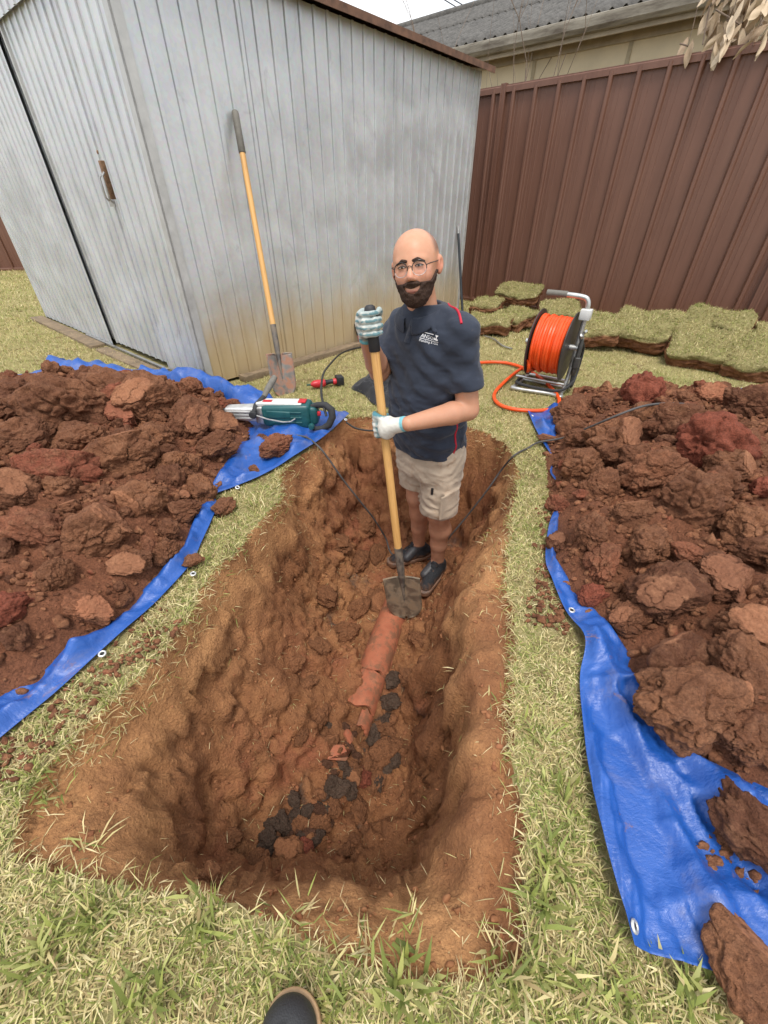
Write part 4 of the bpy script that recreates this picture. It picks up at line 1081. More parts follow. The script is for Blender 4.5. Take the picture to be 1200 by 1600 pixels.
me = join_blades(spr); o = link('grass_scraps', me, M_GRASS); tag(o, 'torn grass sprigs and roots scattered on the bare soil of the pit', 'grass scraps', kind='stuff')
# ================================================================== signed-distance modelling for the man, his clothes and hands
def _v(a): return np.asarray(a, float)
def cone(P, a, b, ra, rb=None):
    a, b = _v(a), _v(b); rb = ra if rb is None else rb
    ab = b - a; t = np.clip(((P - a) @ ab) / (ab @ ab + 1e-12), 0, 1)
    return np.linalg.norm(P - a - t[:, None] * ab, axis=1) - (ra + (rb - ra) * t)
def ell(P, c, r, M=None):                  # M rows: local axes
    q = P - _v(c)
    if M is not None: q = q @ np.asarray(M).T
    r = _v(r); k0 = np.linalg.norm(q / r, axis=1); k1 = np.linalg.norm(q / (r * r), axis=1) + 1e-9
    return k0 * (k0 - 1) / k1
def smin(a, b, k):
    h = np.clip(0.5 + 0.5 * (b - a) / k, 0, 1); return b + (a - b) * h - k * h * (1 - h)
def smax(a, b, k): return -smin(-a, -b, k)
def chain(P, pts, rad, k=0.0):
    d = None
    for i in range(len(pts) - 1):
        e = cone(P, pts[i], pts[i + 1], rad[i], rad[i + 1]); d = e if d is None else (smin(d, e, k) if k else np.minimum(d, e))
    return d
def surface_nets(f, lo, hi, h, coarse=6):
    lo = _v(lo); hi = _v(hi)
    n = (np.ceil((hi - lo) / (h * coarse)).astype(int) + 1)
    ax = [lo[i] + h * coarse * (np.arange(n[i]) + .5) for i in range(3)]
    C = np.stack(np.meshgrid(*ax, indexing='ij'), -1).reshape(-1, 3)
    dc = f(C); near = np.abs(dc) < h * coarse * 1.45 + 0.004
    V = np.repeat(np.repeat(np.repeat(np.where(dc < 0, -1, 1).astype(np.float32).reshape(n), coarse, 0), coarse, 1), coarse, 2)
    bi = np.stack(np.unravel_index(np.where(near)[0], n), 1)
    off = np.stack(np.meshgrid(*[np.arange(coarse)] * 3, indexing='ij'), -1).reshape(-1, 3)
    for s in range(0, len(bi), 1500):
        ii = (bi[s:s + 1500, None, :] * coarse + off[None]).reshape(-1, 3)
        V[ii[:, 0], ii[:, 1], ii[:, 2]] = f(lo + h * (ii + .5))
    B = V < 0
    S = [B[dx:B.shape[0] - 1 + dx, dy:B.shape[1] - 1 + dy, dz:B.shape[2] - 1 + dz] for dx in (0, 1) for dy in (0, 1) for dz in (0, 1)]
    an = S[0].copy(); al = S[0].copy()
    for q in S[1:]: an |= q; al &= q
    act = an & ~al; cells = np.stack(np.where(act), 1); m = len(cells)
    idx = -np.ones(act.shape, np.int64); idx[act] = np.arange(m)
    acc = np.zeros((m, 3)); cnt = np.zeros(m)
    cor = [np.array(c) for c in ((0, 0, 0), (1, 0, 0), (0, 1, 0), (1, 1, 0), (0, 0, 1), (1, 0, 1), (0, 1, 1), (1, 1, 1))]
    val = [V[tuple((cells + c).T)] for c in cor]
    for i in range(8):
        for j in range(i + 1, 8):
            if np.abs(cor[i] - cor[j]).sum() != 1: continue
            a, b = val[i], val[j]; k = (a < 0) != (b < 0); t = np.where(k, a / (a - b + 1e-20), 0)
            acc += np.where(k[:, None], cor[i] + t[:, None] * (cor[j] - cor[i]), 0); cnt += k
    P = lo + h * (cells + acc / cnt[:, None] + .5)
    Q = []
    for axis_ in range(3):
        u, w_ = [(1, 2), (2, 0), (0, 1)][axis_]
        sl0 = [slice(None)] * 3; sl1 = [slice(None)] * 3; sl0[axis_] = slice(0, -1); sl1[axis_] = slice(1, None)
        ch = B[tuple(sl0)] != B[tuple(sl1)]; e = np.stack(np.where(ch), 1)
        e = e[(e[:, u] > 0) & (e[:, w_] > 0) & (e[:, u] < act.shape[u]) & (e[:, w_] < act.shape[w_])]
        fl = B[tuple(e.T)]; du = np.zeros(3, int); dw = np.zeros(3, int); du[u] = 1; dw[w_] = 1
        q = np.stack([idx[tuple((e - du - dw).T)], idx[tuple((e - dw).T)], idx[tuple(e.T)], idx[tuple((e - du).T)]], 1)
        q[~fl] = q[~fl][:, ::-1]; Q.append(q)
    Q = np.concatenate(Q); Q = Q[(Q >= 0).all(1)]
    return P, Q
def sdf_grad(f, P, e=0.0015):
    g = np.stack([f(P + d) - f(P - d) for d in np.eye(3) * e], 1); return g / (np.linalg.norm(g, axis=1)[:, None] + 1e-9)
def relax(P, Q, it=2):                     # light smoothing of a quad mesh
    for _ in range(it):
        n = len(P); A = np.concatenate([Q[:, a] for a in (0, 1, 2, 3, 1, 2, 3, 0)]); B = np.concatenate([Q[:, b] for b in (1, 2, 3, 0, 0, 1, 2, 3)])
        c = np.bincount(A, minlength=n); acc = np.stack([np.bincount(A, weights=P[B, k], minlength=n) for k in range(3)], 1)
        P = 0.5 * P + 0.5 * acc / np.maximum(c, 1)[:, None]
    return P
def hit_sdf(px, py, f, t0=1.0, t1=3.2):
    r = ray(px, py); r = r / np.linalg.norm(r); t = np.arange(t0, t1, .002); P = np.array([0, 0, CAM_H]) + t[:, None] * r; d = f(P)
    k = np.where(d < 0)[0]; return P[k[0]] if len(k) else P[np.argmin(d)]

# ------------------------------------------------------------------ pose (metres, world)
FW = np.array([-.77, -.638, 0]); LF = np.array([.638, -.77, 0])           # the way he faces; his left
FLOOR = -.735
pelvis = _v((.235, 1.865, .17)); chest = _v((.205, 1.825, .55)); neck0 = _v((.165, 1.79, .74))
hipL, hipR = pelvis + LF * .092 + [0, 0, -.03], pelvis - LF * .092 + [0, 0, -.03]
kneeL, kneeR = _v((.292, 1.765, -.225)), _v((.188, 1.915, -.215))
ankL, ankR = _v((.325, 1.825, -.635)), _v((.222, 1.975, -.635))
shL, shR = _v((.300, 1.668, .700)), _v((.080, 1.940, .665))
elbL = D(731, 640, 1.645); wrL = D(638, 662, 1.50)
elbR = D(593, 580, 1.84); wrR = D(573, 528, 1.665)
SHV_TIP = G(635, 966, FLOOR - .015); SHV_TOP = D(577, 476, 1.62)
shv_ax = (SHV_TOP - SHV_TIP) / np.linalg.norm(SHV_TOP - SHV_TIP)
# head frame
HC = _v((.118, 1.745, .925))
def rotm(axis_, a): return np.array(Matrix.Rotation(a, 3, Vector(axis_)))
hf = _v((-.28, -.95, .10)); hf /= np.linalg.norm(hf); hu = _v((0, 0, 1)); hu = hu - hf * (hu @ hf); hu /= np.linalg.norm(hu); hl = np.cross(hu, hf)
Rr = rotm(hf, R(9)); hu = Rr @ hu; hl = Rr @ hl
HM = np.stack([hf, hl, hu])                # rows: forward, his left, up
def HP(f_, l_, u_): return HC + hf * f_ + hl * l_ + hu * u_

def f_head(P):
    q = (P - HC) @ HM.T
    Pq = lambda c, r: ell(q, c, r)
    d = Pq((-.010, 0, .032), (.100, .083, .083))
    d = smin(d, Pq((.028, 0, -.020), (.066, .069, .085)), .035)
    d = smin(d, Pq((.040, 0, -.078), (.045, .044, .040)), .03)
    for s in (-1, 1):
        d = smin(d, Pq((.062, s * .036, -.032), (.026, .026, .022)), .022)
        d = smin(d, cone(q, (.084, s * .012, .018), (.074, s * .045, .016), .010, .008), .014)
        d = smax(d, -ell(q, (.100, s * .031, -.001), (.015, .019, .010)), .012)
        d = smin(d, ell(q, (.081, s * .031, -.002), (.012, .016, .0125)), .004)
        e = smin(ell(q, (-.012, s * .087, .000), (.020, .0125, .026)), ell(q, (-.006, s * .083, -.024), (.012, .009, .014)), .01); e = smax(e, -ell(q, (-.002, s * .097, .000), (.010, .008, .016)), .006)
        d = smin(d, e, .008)
        d = smin(d, ell(q, (.096, s * .013, -.041), (.010, .008, .008)), .008)
    d = smin(d, cone(q, (.088, 0, .010), (.110, 0, -.034), .0075, .0125), .012)
    d = smin(d, cone(q, (.082, -.020, -.071), (.082, .020, -.071), .009), .012)
    # lower lip
    d = smin(d, cone(q, (.0900, -.017, -.0765), (.0900, .017, -.0765), .0062), .005)
    return d
def f_body(P):
    d = f_head(P)
    d = smin(d, cone(P, HP(-.025, 0, -.06), neck0 + [0, 0, -.02], .056, .062), .03)
    d = smin(d, ell(P, neck0 - [0, 0, .05], (.12, .07, .035), np.stack([LF, FW, [0, 0, 1]])), .05)
    tor = chain(P, [neck0 - [0, 0, .08], chest - [0, 0, .1], pelvis], [.066, .088, .105], .04)
    d = smin(d, tor, .05)
    for sh_, el, wr, s in ((shL, elbL, wrL, 1), (shR, elbR, wrR, -1)):
        a = cone(P, sh_, el, .056, .046); fa = chain(P, [el, el + (wr - el) * .28, wr], [.043, .047, .030], .01)
        d = smin(d, smin(a, fa, .012), .03)
    for hp, kn, an in ((hipL, kneeL, ankL), (hipR, kneeR, ankR)):
        th = cone(P, hp, kn, .088, .060)
        cal = chain(P, [kn, kn + (an - kn) * .32 - FW * .018, kn + (an - kn) * .62 - FW * .008, an], [.056, .060, .046, .037], .02)
        d = smin(d, smin(th, cal, .02), .03)
        d = smin(d, cone(P, an, an + FW * .10 + [0, 0, -.05], .035, .03), .02)
    return d
man = thing('person', 'bald bearded man in navy polo and beige shorts standing in the pit holding a shovel', 'person', (pelvis[0], pelvis[1], FLOOR))
MAN_OFF = np.array([pelvis[0], pelvis[1], FLOOR])
def man_part(name, P, Q, mat, parent=man, col=None, it=1):
    P = relax(P, Q, it) if it else P
    me = mesh_np(name, P - MAN_OFF, Q)
    if col is not None: set_attr(me, 'col', col(P))
    return link(name, me, mat, parent)
def skin_mat():
    b = NB('skin'); c = b.attr('col', 'Color'); v = b.co(); n = b.noise(v, 60, 4, 0.6)
    c2 = b.mix(b.maprange(n, .35, .65, 0, .22), c, b.mix(1.0, c, (1.0, .80, .74), 'MULTIPLY'))
    b.set(base=c2, rough=0.48, spec=0.4, sss=0.10, normal=b.bump(b.noise(v, 500, 3, .6), .12, .0015)); b.b.inputs['Subsurface Radius'].default_value = (.010, .004, .002); b.b.inputs['Subsurface Scale'].default_value = 0.6
    return b.m
M_SKIN = skin_mat()
def skin_col(P):
    q = (P - HC) @ HM.T
    c = np.tile([.56, .29, .18], (len(P), 1))
    head = sstep(-.16, -.12, q[:, 2])[:, None]
    def mixc(m, col): nonlocal c; m = np.clip(m, 0, 1)[:, None]; c = c * (1 - m) + np.array(col) * m
    mixc((1 - head[:, 0]) * .35, (.46, .235, .150))
    mixc(sstep(.045, .030, np.linalg.norm((q - [.075, .04, -.030]) * [1, 1, 1.2], axis=1)) * .45, (.62, .28, .20))
    mixc(sstep(.045, .030, np.linalg.norm((q - [.075, -.04, -.030]) * [1, 1, 1.2], axis=1)) * .45, (.62, .28, .20))
    mixc(sstep(.020, .010, np.linalg.norm(q - [.112, 0, -.032], axis=1)) * .4, (.62, .26, .19))
    # short stubble round the back and sides of the scalp
    st = sstep(.030, -.005, q[:, 0] - .20 * np.abs(q[:, 1]) + .35 * np.maximum(0, q[:, 2] - .06)) * sstep(-.055, -.02, q[:, 2]) * sstep(.075, .066, np.abs(q[:, 1]) - .3 * np.maximum(0, q[:, 2]))
    st = np.maximum(st, sstep(.02, -.02, q[:, 0]) * sstep(.02, .05, q[:, 2]) * .8)
    mixc(st * .72 * head[:, 0], (.115, .075, .060))
    for s in (-1, 1):       # narrow smiling eyes: lash line, iris
        e = np.stack([(q[:, 1] - s * .031) / .0165, (q[:, 2] + .0005 + .004 * ((q[:, 1] - s * .031) / .015) ** 2) / .0052], 1)
        m = sstep(1.15, .75, np.linalg.norm(e, axis=1)) * (q[:, 0] > .07)
        mixc(m * .6, (.12, .06, .045))
        mixc(sstep(1.0, .3, np.linalg.norm((q[:, 1:] - [s * .031, .010]) / [.02, .008], axis=1)) * (q[:, 0] > .06) * .35, (.36, .17, .12))
        mixc(sstep(1.0, .3, np.linalg.norm((q[:, 1:] - [s * .031, -.012]) / [.018, .006], axis=1)) * (q[:, 0] > .06) * .35, (.40, .19, .14))
        er = np.linalg.norm((q - [-.010, s * .085, -.008]) / [.03, .015, .04], axis=1); mixc(sstep(1.1, .6, er) * .55, (.60, .22, .15))
    lip = sstep(1.1, .7, np.linalg.norm(np.stack([q[:, 1] / .026, (q[:, 2] - 18 * q[:, 1] ** 2 + .0805) / .0055], 1), axis=1)) * (q[:, 0] > .07)
    mixc(lip, (.42, .17, .14))
    n = fbm(P * 25, 3, seed=3)
    mixc(head[:, 0] * np.clip(fbm(P * 70, 3, seed=13) * .9, 0, 1) * .35, (.50, .22, .14)); mixc(head[:, 0] * np.clip(-fbm(P * 45, 3, seed=17), 0, 1) * .25, (.66, .40, .28))
    mixc(sstep(-.40, -.60, P[:, 2]) * np.clip(.1 + fbm(P * 30, 3, seed=19), 0, 1) * .8, (.26, .13, .075))
    legs = sstep(-.1, -.25, P[:, 2]); mixc(legs * np.clip(.35 + n, 0, 1) * .5, (.30, .145, .095))
    arms = (1 - head[:, 0]) * (1 - legs); mixc(arms * np.clip(.2 + n, 0, 1) * .35, (.40, .20, .13))
    sock = sstep(FLOOR + .125, FLOOR + .115, P[:, 2]); mixc(sock, (.05, .05, .055))
    return c
P_, Q_ = surface_nets(f_body, (-.12, 1.40, FLOOR - .02), (.52, 2.16, 1.10), .0046)
body = man_part('body', P_, Q_, M_SKIN, col=skin_col, it=1)
# ------------------------------------------------------------------ hair: beard and brows
def f_beard(P):
    q = (P - HC) @ HM.T
    n = .0035 * fbm(q * 95, 2, seed=8)
    jaw = smin(f_head(P), ell(q, (.052, 0, -.098), (.036, .036, .030)), .02) - .0075 - n
    # region: below the cheek line, in front of the ears
    top = q[:, 2] + .052 - .75 * np.clip(.060 - q[:, 0], 0, .045)
    d = smax(jaw, top, .006)
    d = smax(d, .010 - q[:, 0], .006)
    d = smax(d, -(q[:, 2] + .140), .01)
    tache = smin(chain(q, [(.098, .004, -.055), (.094, .022, -.058), (.080, .037, -.074)], [.0085, .0085, .006], .004), chain(q, [(.098, -.004, -.055), (.094, -.022, -.058), (.080, -.037, -.074)], [.0085, .0085, .006], .004), .004) - n
    d = smin(d, tache, .004)
    qm = q - np.c_[0 * q[:, 0], 0 * q[:, 0], 18 * q[:, 1] ** 2]; mouth = ell(qm, (.098, 0, -.0790), (.030, .0310, .0088))
    return smax(d, -mouth, .004)
def hair_mat():
    b = NB('beard_hair'); v = b.co(); n = b.noise(b.mapping(v, (1, 1, .35)), 420, 3, .6)
    b.set(base=b.ramp(n, [(.35, (.022, .013, .010)), (.65, (.085, .048, .034))]), rough=.7, spec=.2, normal=b.bump(n, .8, .004)); return b.m
M_HAIR = hair_mat()
c0 = HP(.04, 0, -.06)
P_, Q_ = surface_nets(f_beard, c0 - .11, c0 + .11, .0026)
man_part('beard', P_, Q_, M_HAIR, it=1)
def f_brow(P):
    q = (P - HC) @ HM.T; d = 1.0
    for s in (-1, 1): d = np.minimum(d, chain(q, [(.0950, s * .011, .0150), (.0945, s * .028, .0180), (.0815, s * .049, .0090)], [.0056, .0056, .0035]))
    return d
c0 = HP(.085, 0, .018); P_, Q_ = surface_nets(f_brow, c0 - .07, c0 + .07, .0022); man_part('eyebrows', P_, Q_, M_HAIR, it=1)
M_EYE = plain('eye_white', (.50, .44, .41), .25, 0, .05); M_IRIS = plain('eye_iris', (.022, .014, .011), .2, 0, .1)
def ball(c, r, mat, name, parent):
    V, T = ICO[4] if 'ICO' in globals() else (None, None)
    me = mesh_np(name, np.array([HP(*(np.array(c) + v * np.array(r))) for v in V]) - MAN_OFF, None, T); return link(name, me, mat, parent)
for s in (-1, 1):
    ey = ball((.0880, s * .0310, -.0015), (.0075, .0128, .0037), M_EYE, 'eye', man); ball((.0925, s * .0300, -.0012), (.0042, .0050, .0040), M_IRIS, 'iris', ey)
    mb = MB(); mb.tube([np.array(HP(.0905 + .004 * math.cos(t * 1.4), s * (.031 + .0150 * t), (.0022) - .0040 * t * t)) - MAN_OFF for t in np.linspace(-1, 1, 9)], .0017, 6); mb.build('lash_line', M_HAIR, ey, smooth=True)
mb = MB(); mb.tube([np.array(HP(.0925 - 18 * l_ * l_, l_, -.0725 + 18 * l_ * l_)) - MAN_OFF for l_ in np.linspace(-.019, .019, 9)], [.0012, .0024, .0028, .003, .003, .003, .0028, .0024, .0012], 8); mb.build('teeth', plain('teeth', (.72, .66, .57), .3, 0, .05), man, smooth=True)
# ------------------------------------------------------------------ spectacles
M_FRAME = plain('spectacle_frame', (.03, .028, .028), .35, .3); M_FRAMELOW = plain('spectacle_wire', (.55, .50, .47), .3, .8)
def lens_mat():
    b = NB('spectacle_lens'); g = b.n('ShaderNodeBsdfGlossy'); g.inputs['Roughness'].default_value = .02; t = b.n('ShaderNodeBsdfTransparent'); m = b.n('ShaderNodeMixShader'); m.inputs[0].default_value = .025
    b.t.links.new(t.outputs[0], m.inputs[1]); b.t.links.new(g.outputs[0], m.inputs[2]); b.t.links.new(m.outputs[0], b.o.inputs['Surface']); return b.m
M_LENS = lens_mat()
def loc(p): return tuple(np.asarray(p) - MAN_OFF)
up_, lo_ = MB(), MB(); lens = MB()
for s in (-1, 1):
    cen = (.1045, s * .033, -.009)
    ringp = lambda a, r=.0245: loc(HP(cen[0] - .35 * abs(r * math.cos(a) + 0) * (1 if math.cos(a) * s > 0 else -.2), cen[1] + r * math.cos(a), cen[2] + r * .93 * math.sin(a)))
    up_.tube([ringp(a) for a in np.linspace(R(-15), R(195), 20)], .0017, 6); lo_.tube([ringp(a) for a in np.linspace(R(195), R(345), 16)], .0012, 6)
    pts = [ringp(a, .0240) for a in np.linspace(0, 2 * math.pi, 24, endpoint=False)]; lens.add(pts, [tuple(range(24))])
    up_.tube([ringp(R(15) if s > 0 else R(165)), loc(HP(.085, s * .070, .001)), loc(HP(.02, s * .083, .006)), loc(HP(-.012, s * .085, .012)), loc(HP(-.03, s * .083, -.006))], .0016, 6)
up_.tube([loc(HP(.105, -.0095, -.003)), loc(HP(.110, 0, .0005)), loc(HP(.105, .0095, -.003))], .0015, 6)
gl = up_.build('spectacles', M_FRAME, man, smooth=True); lo_.build('rim', M_FRAMELOW, gl, smooth=True); lens.build('lens', M_LENS, gl)
# ------------------------------------------------------------------ polo shirt
def torso_table(P, T):
    z = P[:, 2]; zz = [t[0] for t in T]
    a = np.interp(z, zz, [t[1] for t in T]); b_ = np.interp(z, zz, [t[2] for t in T]); sf = np.interp(z, zz, [t[3] for t in T])
    k = np.interp(z, [pelvis[2], chest[2], neck0[2], .9], [0, 1, 2, 2.5]); cx = np.interp(k, [0, 1, 2, 2.5], [pelvis[0], chest[0], neck0[0], neck0[0]]); cy = np.interp(k, [0, 1, 2, 2.5], [pelvis[1], chest[1], neck0[1], neck0[1]])
    d = np.stack([P[:, 0] - cx, P[:, 1] - cy, 0 * cx], 1); l = d @ LF; f_ = d @ FW - sf
    e = (np.abs(l / a) ** 2.3 + np.abs(f_ / b_) ** 2.3) ** (1 / 2.3)
    return (e - 1) * np.minimum(a, b_)
T_SHIRT = [(-.05, .175, .150, 0), (.12, .178, .152, .008), (.22, .182, .160, .018), (.34, .180, .162, .024), (.46, .182, .152, .018), (.58, .188, .138, .008), (.66, .182, .118, 0), (.715, .148, .098, -.005), (.755, .094, .080, 0), (.80, .068, .066, 0), (.9, .05, .05, 0)]
slL = shL + (elbL - shL) * .70; slR = shR + (elbR - shR) * .78
def wrinkle(P, seed=0, s=(9, 9, 16)):
    return fbm(P * np.array(s) + 3 * np.c_[fbm(P * 4, 2, seed=seed + 1)] * .6, 3, .5, seed=seed, ridged=True)
def f_shirt_solid(P):
    d = torso_table(P, T_SHIRT)
    d = smin(d, cone(P, shL * .6 + neck0 * .4 + [0, 0, -.045], shR * .6 + neck0 * .4 + [0, 0, -.045], .062), .05)
    sl = 1.0
    axL = (elbL - shL) / np.linalg.norm(elbL - shL); axR = (elbR - shR) / np.linalg.norm(elbR - shR)
    a = smin(ell(P, shL, (.060, .060, .058)), cone(P, shL, slL + axL * .05, .056, .075), .03); a = smax(a, (P - slL) @ axL, .006)
    b_ = smin(ell(P, shR, (.068, .068, .064)), cone(P, shR, slR + axR * .05, .066, .072), .03); b_ = smax(b_, (P - slR) @ axR, .006)
    for sh_ in (shL, shR): d = smin(d, cone(P, neck0 + [0, 0, .012], sh_ + [0, 0, .026], .070, .050), .03)
    d = smin(d, a, .040); d = smin(d, b_, .040)
    w_ = wrinkle(P, 60) * .5 + wrinkle(P, 64, (5, 5, 22)) * .5
    amp_ = .0075 + .006 * sstep(.50, .25, P[:, 2])
    # drag folds from the armpit across the chest
    d = d - amp_ * (w_ - .2) - .003 * np.sin((P @ (LF * .8 + FW * .3 + np.array([0, 0, 1.0]))) * 75 + 2 * fbm(P * 7, 2, seed=66))
    return d
hem_z = .135
def f_shirt(P):
    d = f_shirt_solid(P)
    axL = (elbL - shL) / np.linalg.norm(elbL - shL); axR = (elbR - shR) / np.linalg.norm(elbR - shR)
    for s0, ax_ in ((slL, axL), (slR, axR)):
        d = smax(d, -np.maximum(cone(P, s0 - ax_ * .05, s0 + ax_ * .1, .054), -((P - s0) @ ax_) - .03), .004)
    hz_ = hem_z + .004 * fbm(P * 5, 2, seed=70)
    d = smax(d, hz_ - P[:, 2], .005)
    inner = np.maximum(torso_table(P, [(z, a - .012, b_ - .012, s) for z, a, b_, s in T_SHIRT]), P[:, 2] - hem_z - .05); d = smax(d, -inner, .003)
    # neck opening
    d = smax(d, -cone(P, neck0 + [0, 0, .045] + FW * .004, neck0 + [0, 0, .2], .062), .006)
    d = smax(d, P[:, 2] - .80, .004)
    return d
def cloth_mat(name, col, sc=1.0, rough=.75, dirt=None):
    b = NB(name); v = b.co(); n = b.noise(v, 9, 5, .6, .6); p = b.sep(v)
    wv = b.math('MULTIPLY', b.math('SINE', b.math('MULTIPLY', p[2], 2200 * sc)), b.math('SINE', b.math('MULTIPLY', b.math('ADD', p[0], p[1]), 2200 * sc)))
    c = b.ramp(n, [(.3, tuple(x * .82 for x in col)), (.7, tuple(min(1, x * 1.18) for x in col))])
    d = b.maprange(b.noise(v, 22, 5, .7), .60, .78, 0, .25); c = b.mix(d, c, tuple(x * .55 + y * .45 for x, y in zip(col, (.22, .17, .13))))
    if dirt: c = b.mix(b.maprange(b.noise(v, 13, 6, .7, .4), .52, .70, 0, .55), c, dirt)
    n1 = b.bump(b.noise(b.mapping(v, (1, 1, 1.6)), 20, 3, .5, .2), .22, .012); n2 = b.bump(wv, .15, .0008, n1)
    b.set(base=c, rough=rough, spec=.25, normal=n2, sheen=.15); return b.m
M_SHIRT = cloth_mat('navy_polo_cloth', (.026, .033, .052)); M_SHORTS = cloth_mat('beige_drill_cloth', (.42, .335, .25), .8, .85, (.30, .165, .09))
M_RED = plain('red_piping', (.50, .012, .035), .55, 0, .1); M_WHITE = plain('white_print', (.82, .82, .84), .6, 0, .03)
P_, Q_ = surface_nets(f_shirt, (-.16, 1.44, .09), (.50, 2.10, .86), .0054)
shirt = man_part('polo_shirt', P_, Q_, M_SHIRT, it=1)
def on_shirt(px, py, lift=.001):
    p = hit_sdf(px, py, f_shirt_solid); g = sdf_grad(f_shirt_solid, p[None])[0]; return p + g * lift
def piping(pxs, r):
    L = smooth_line([on_shirt(*p) for p in pxs], 24)
    for _ in range(6): L = L - sdf_grad(f_shirt_solid, L, .004) * (f_shirt_solid(L) - .001)[:, None]
    L[1:-1] = (L[:-2] + L[1:-1] * 2 + L[2:]) / 4
    mb = MB(); mb.tube([loc(p) for p in L], r, 8); mb.build('piping', M_RED, shirt, smooth=True)
piping([(702, 474), (710, 480), (717, 490), (721, 506)], .0048); piping([(716, 640), (714, 665), (711, 690), (708, 712)], .0042)
# collar: stand and fall lofted round the neck, open at the throat
nk = neck0 + np.array([0, 0, .022]) + FW * .006
V_ = []; na = 44
for i in range(na):
    a = R(14) + (2 * math.pi - 2 * R(14)) * i / (na - 1); dr = FW * math.cos(a) + LF * math.sin(a); fr = (1 + math.cos(a)) / 2; back = 1 - fr
    for (rr, dz) in ((.070, -.012), (.069 , .010 + .018 * back), (.073, .020 + .018 * back), (.080, .016 + .016 * back), (.092 + .006 * fr, -.016 - .008 * fr), (.097 + .008 * fr ** 4, -.024 - .014 * fr ** 4), (.094 + .008 * fr ** 4, -.026 - .014 * fr ** 4)):
        V_.append(loc(nk + dr * rr + np.array([0, 0, dz - .028 * fr])))
CV = np.array(V_).reshape(na, 7, 3) + MAN_OFF
for row in (3, 4, 5, 6):
    for _ in range(4):
        q = CV[:, row]; dd = f_shirt_solid(q); tgt = {3: .012, 4: .007, 5: .006, 6: .003}[row]; CV[:, row] = q - sdf_grad(f_shirt_solid, q, .004) * (np.where(dd > tgt, (dd - tgt) * .8, dd - tgt))[:, None] * (1 if row > 3 else .6)
me = mesh_np('collar', CV.reshape(-1, 3) - MAN_OFF, grid_faces(na, 7)); o = link('collar', me, M_SHIRT, shirt); md = o.modifiers.new('thickness', 'SOLIDIFY'); md.thickness = .003; md.offset = 0
md = o.modifiers.new('smooth', 'SUBSURF'); md.levels = 1; md.render_levels = 1
# placket and buttons
pl = [on_shirt(px, py, .0015) for px, py in ((648, 500), (644, 510), (640, 522), (636, 536))]
mb = MB(); L = smooth_line(pl, 12)
for i in range(len(L) - 1):
    pass
W_ = np.cross(sdf_grad(f_shirt_solid, L), np.gradient(L, axis=0)); W_ /= np.linalg.norm(W_, axis=1)[:, None]
V_ = []
for p, w_, g in zip(L, W_, sdf_grad(f_shirt_solid, L)):
    for s, e in ((-.015, -.002), (-.0145, .0018), (.0145, .0018), (.015, -.002)): V_.append(loc(p + w_ * s + g * e))
link('placket', mesh_np('placket', V_, grid_faces(len(L), 4), smooth=False), M_SHIRT, shirt)
M_BTN = plain('shirt_button', (.03, .035, .05), .3)
for px, py in ((644, 511), (639, 527)):
    p = on_shirt(px, py, .004); g = sdf_grad(f_shirt_solid, p[None])[0]
    MB().lathe([(.0001, .002), (.004, .002), (.0048, .001), (.0048, -.001)], 12, Matrix.Translation(loc(p)) @ Vector(g).to_track_quat('Z', 'Y').to_matrix().to_4x4()).build('button', M_BTN, shirt, smooth=True)
# chest print, laid on the cloth
def chest_print(body_txt, size, c, ux, uy, name):
    cu = bpy.data.curves.new(name, 'FONT'); cu.body = body_txt; cu.size = size; cu.align_x = 'LEFT'; cu.resolution_u = 2
    ob = bpy.data.objects.new('tmp', cu); COL.objects.link(ob); dg = bpy.context.evaluated_depsgraph_get(); m = bpy.data.meshes.new_from_object(ob.evaluated_get(dg))
    bpy.data.objects.remove(ob); bpy.data.curves.remove(cu)
    n = len(m.vertices); co = np.zeros(n * 3); m.vertices.foreach_get('co', co); co = co.reshape(-1, 3)
    P = c + ux[None] * co[:, :1] + uy[None] * co[:, 1:2]
    for _ in range(3): P = P - sdf_grad(f_shirt_solid, P) * (f_shirt_solid(P) - .0025)[:, None]
    m.vertices.foreach_set('co', (P - MAN_OFF).ravel()); m.name = name; m.update()
    return link(name, m, M_WHITE, shirt)
lc = on_shirt(656, 529); gx_ = sdf_grad(f_shirt_solid, lc[None])[0]
ux = on_shirt(686, 536) - lc; lw = np.linalg.norm(ux); ux /= lw; uy = np.cross(gx_, ux); uy = uy / np.linalg.norm(uy); uy = uy if uy[2] > 0 else -uy
chest_print('ANSON', lw * .245, lc + ux * lw * .03 + uy * lw * .075, ux, uy, 'chest_print')
chest_print('Plumbing & Gas', lw * .150, lc - uy * lw * .11, ux, uy, 'chest_print')
def print_poly(pts, name='chest_print'):
    P = np.array([lc + ux * lw * a + uy * lw * b_ for a, b_ in pts])
    for _ in range(3): P = P - sdf_grad(f_shirt_solid, P) * (f_shirt_solid(P) - .0025)[:, None]
    mb = MB(); mb.add(P - MAN_OFF, [tuple(range(len(pts)))]); mb.build(name, M_WHITE, shirt)
print_poly([(.0, .02), (.98, .02), (.98, .045), (.0, .045)]); print_poly([(.08, .30), (.72, .30), (.72, .325), (.09, .325)])
print_poly([(.74, .10), (.95, .10), (.97, .16), (.90, .18), (.88, .27), (.97, .32), (.80, .32), (.84, .27), (.83, .20), (.74, .20)])     # tap
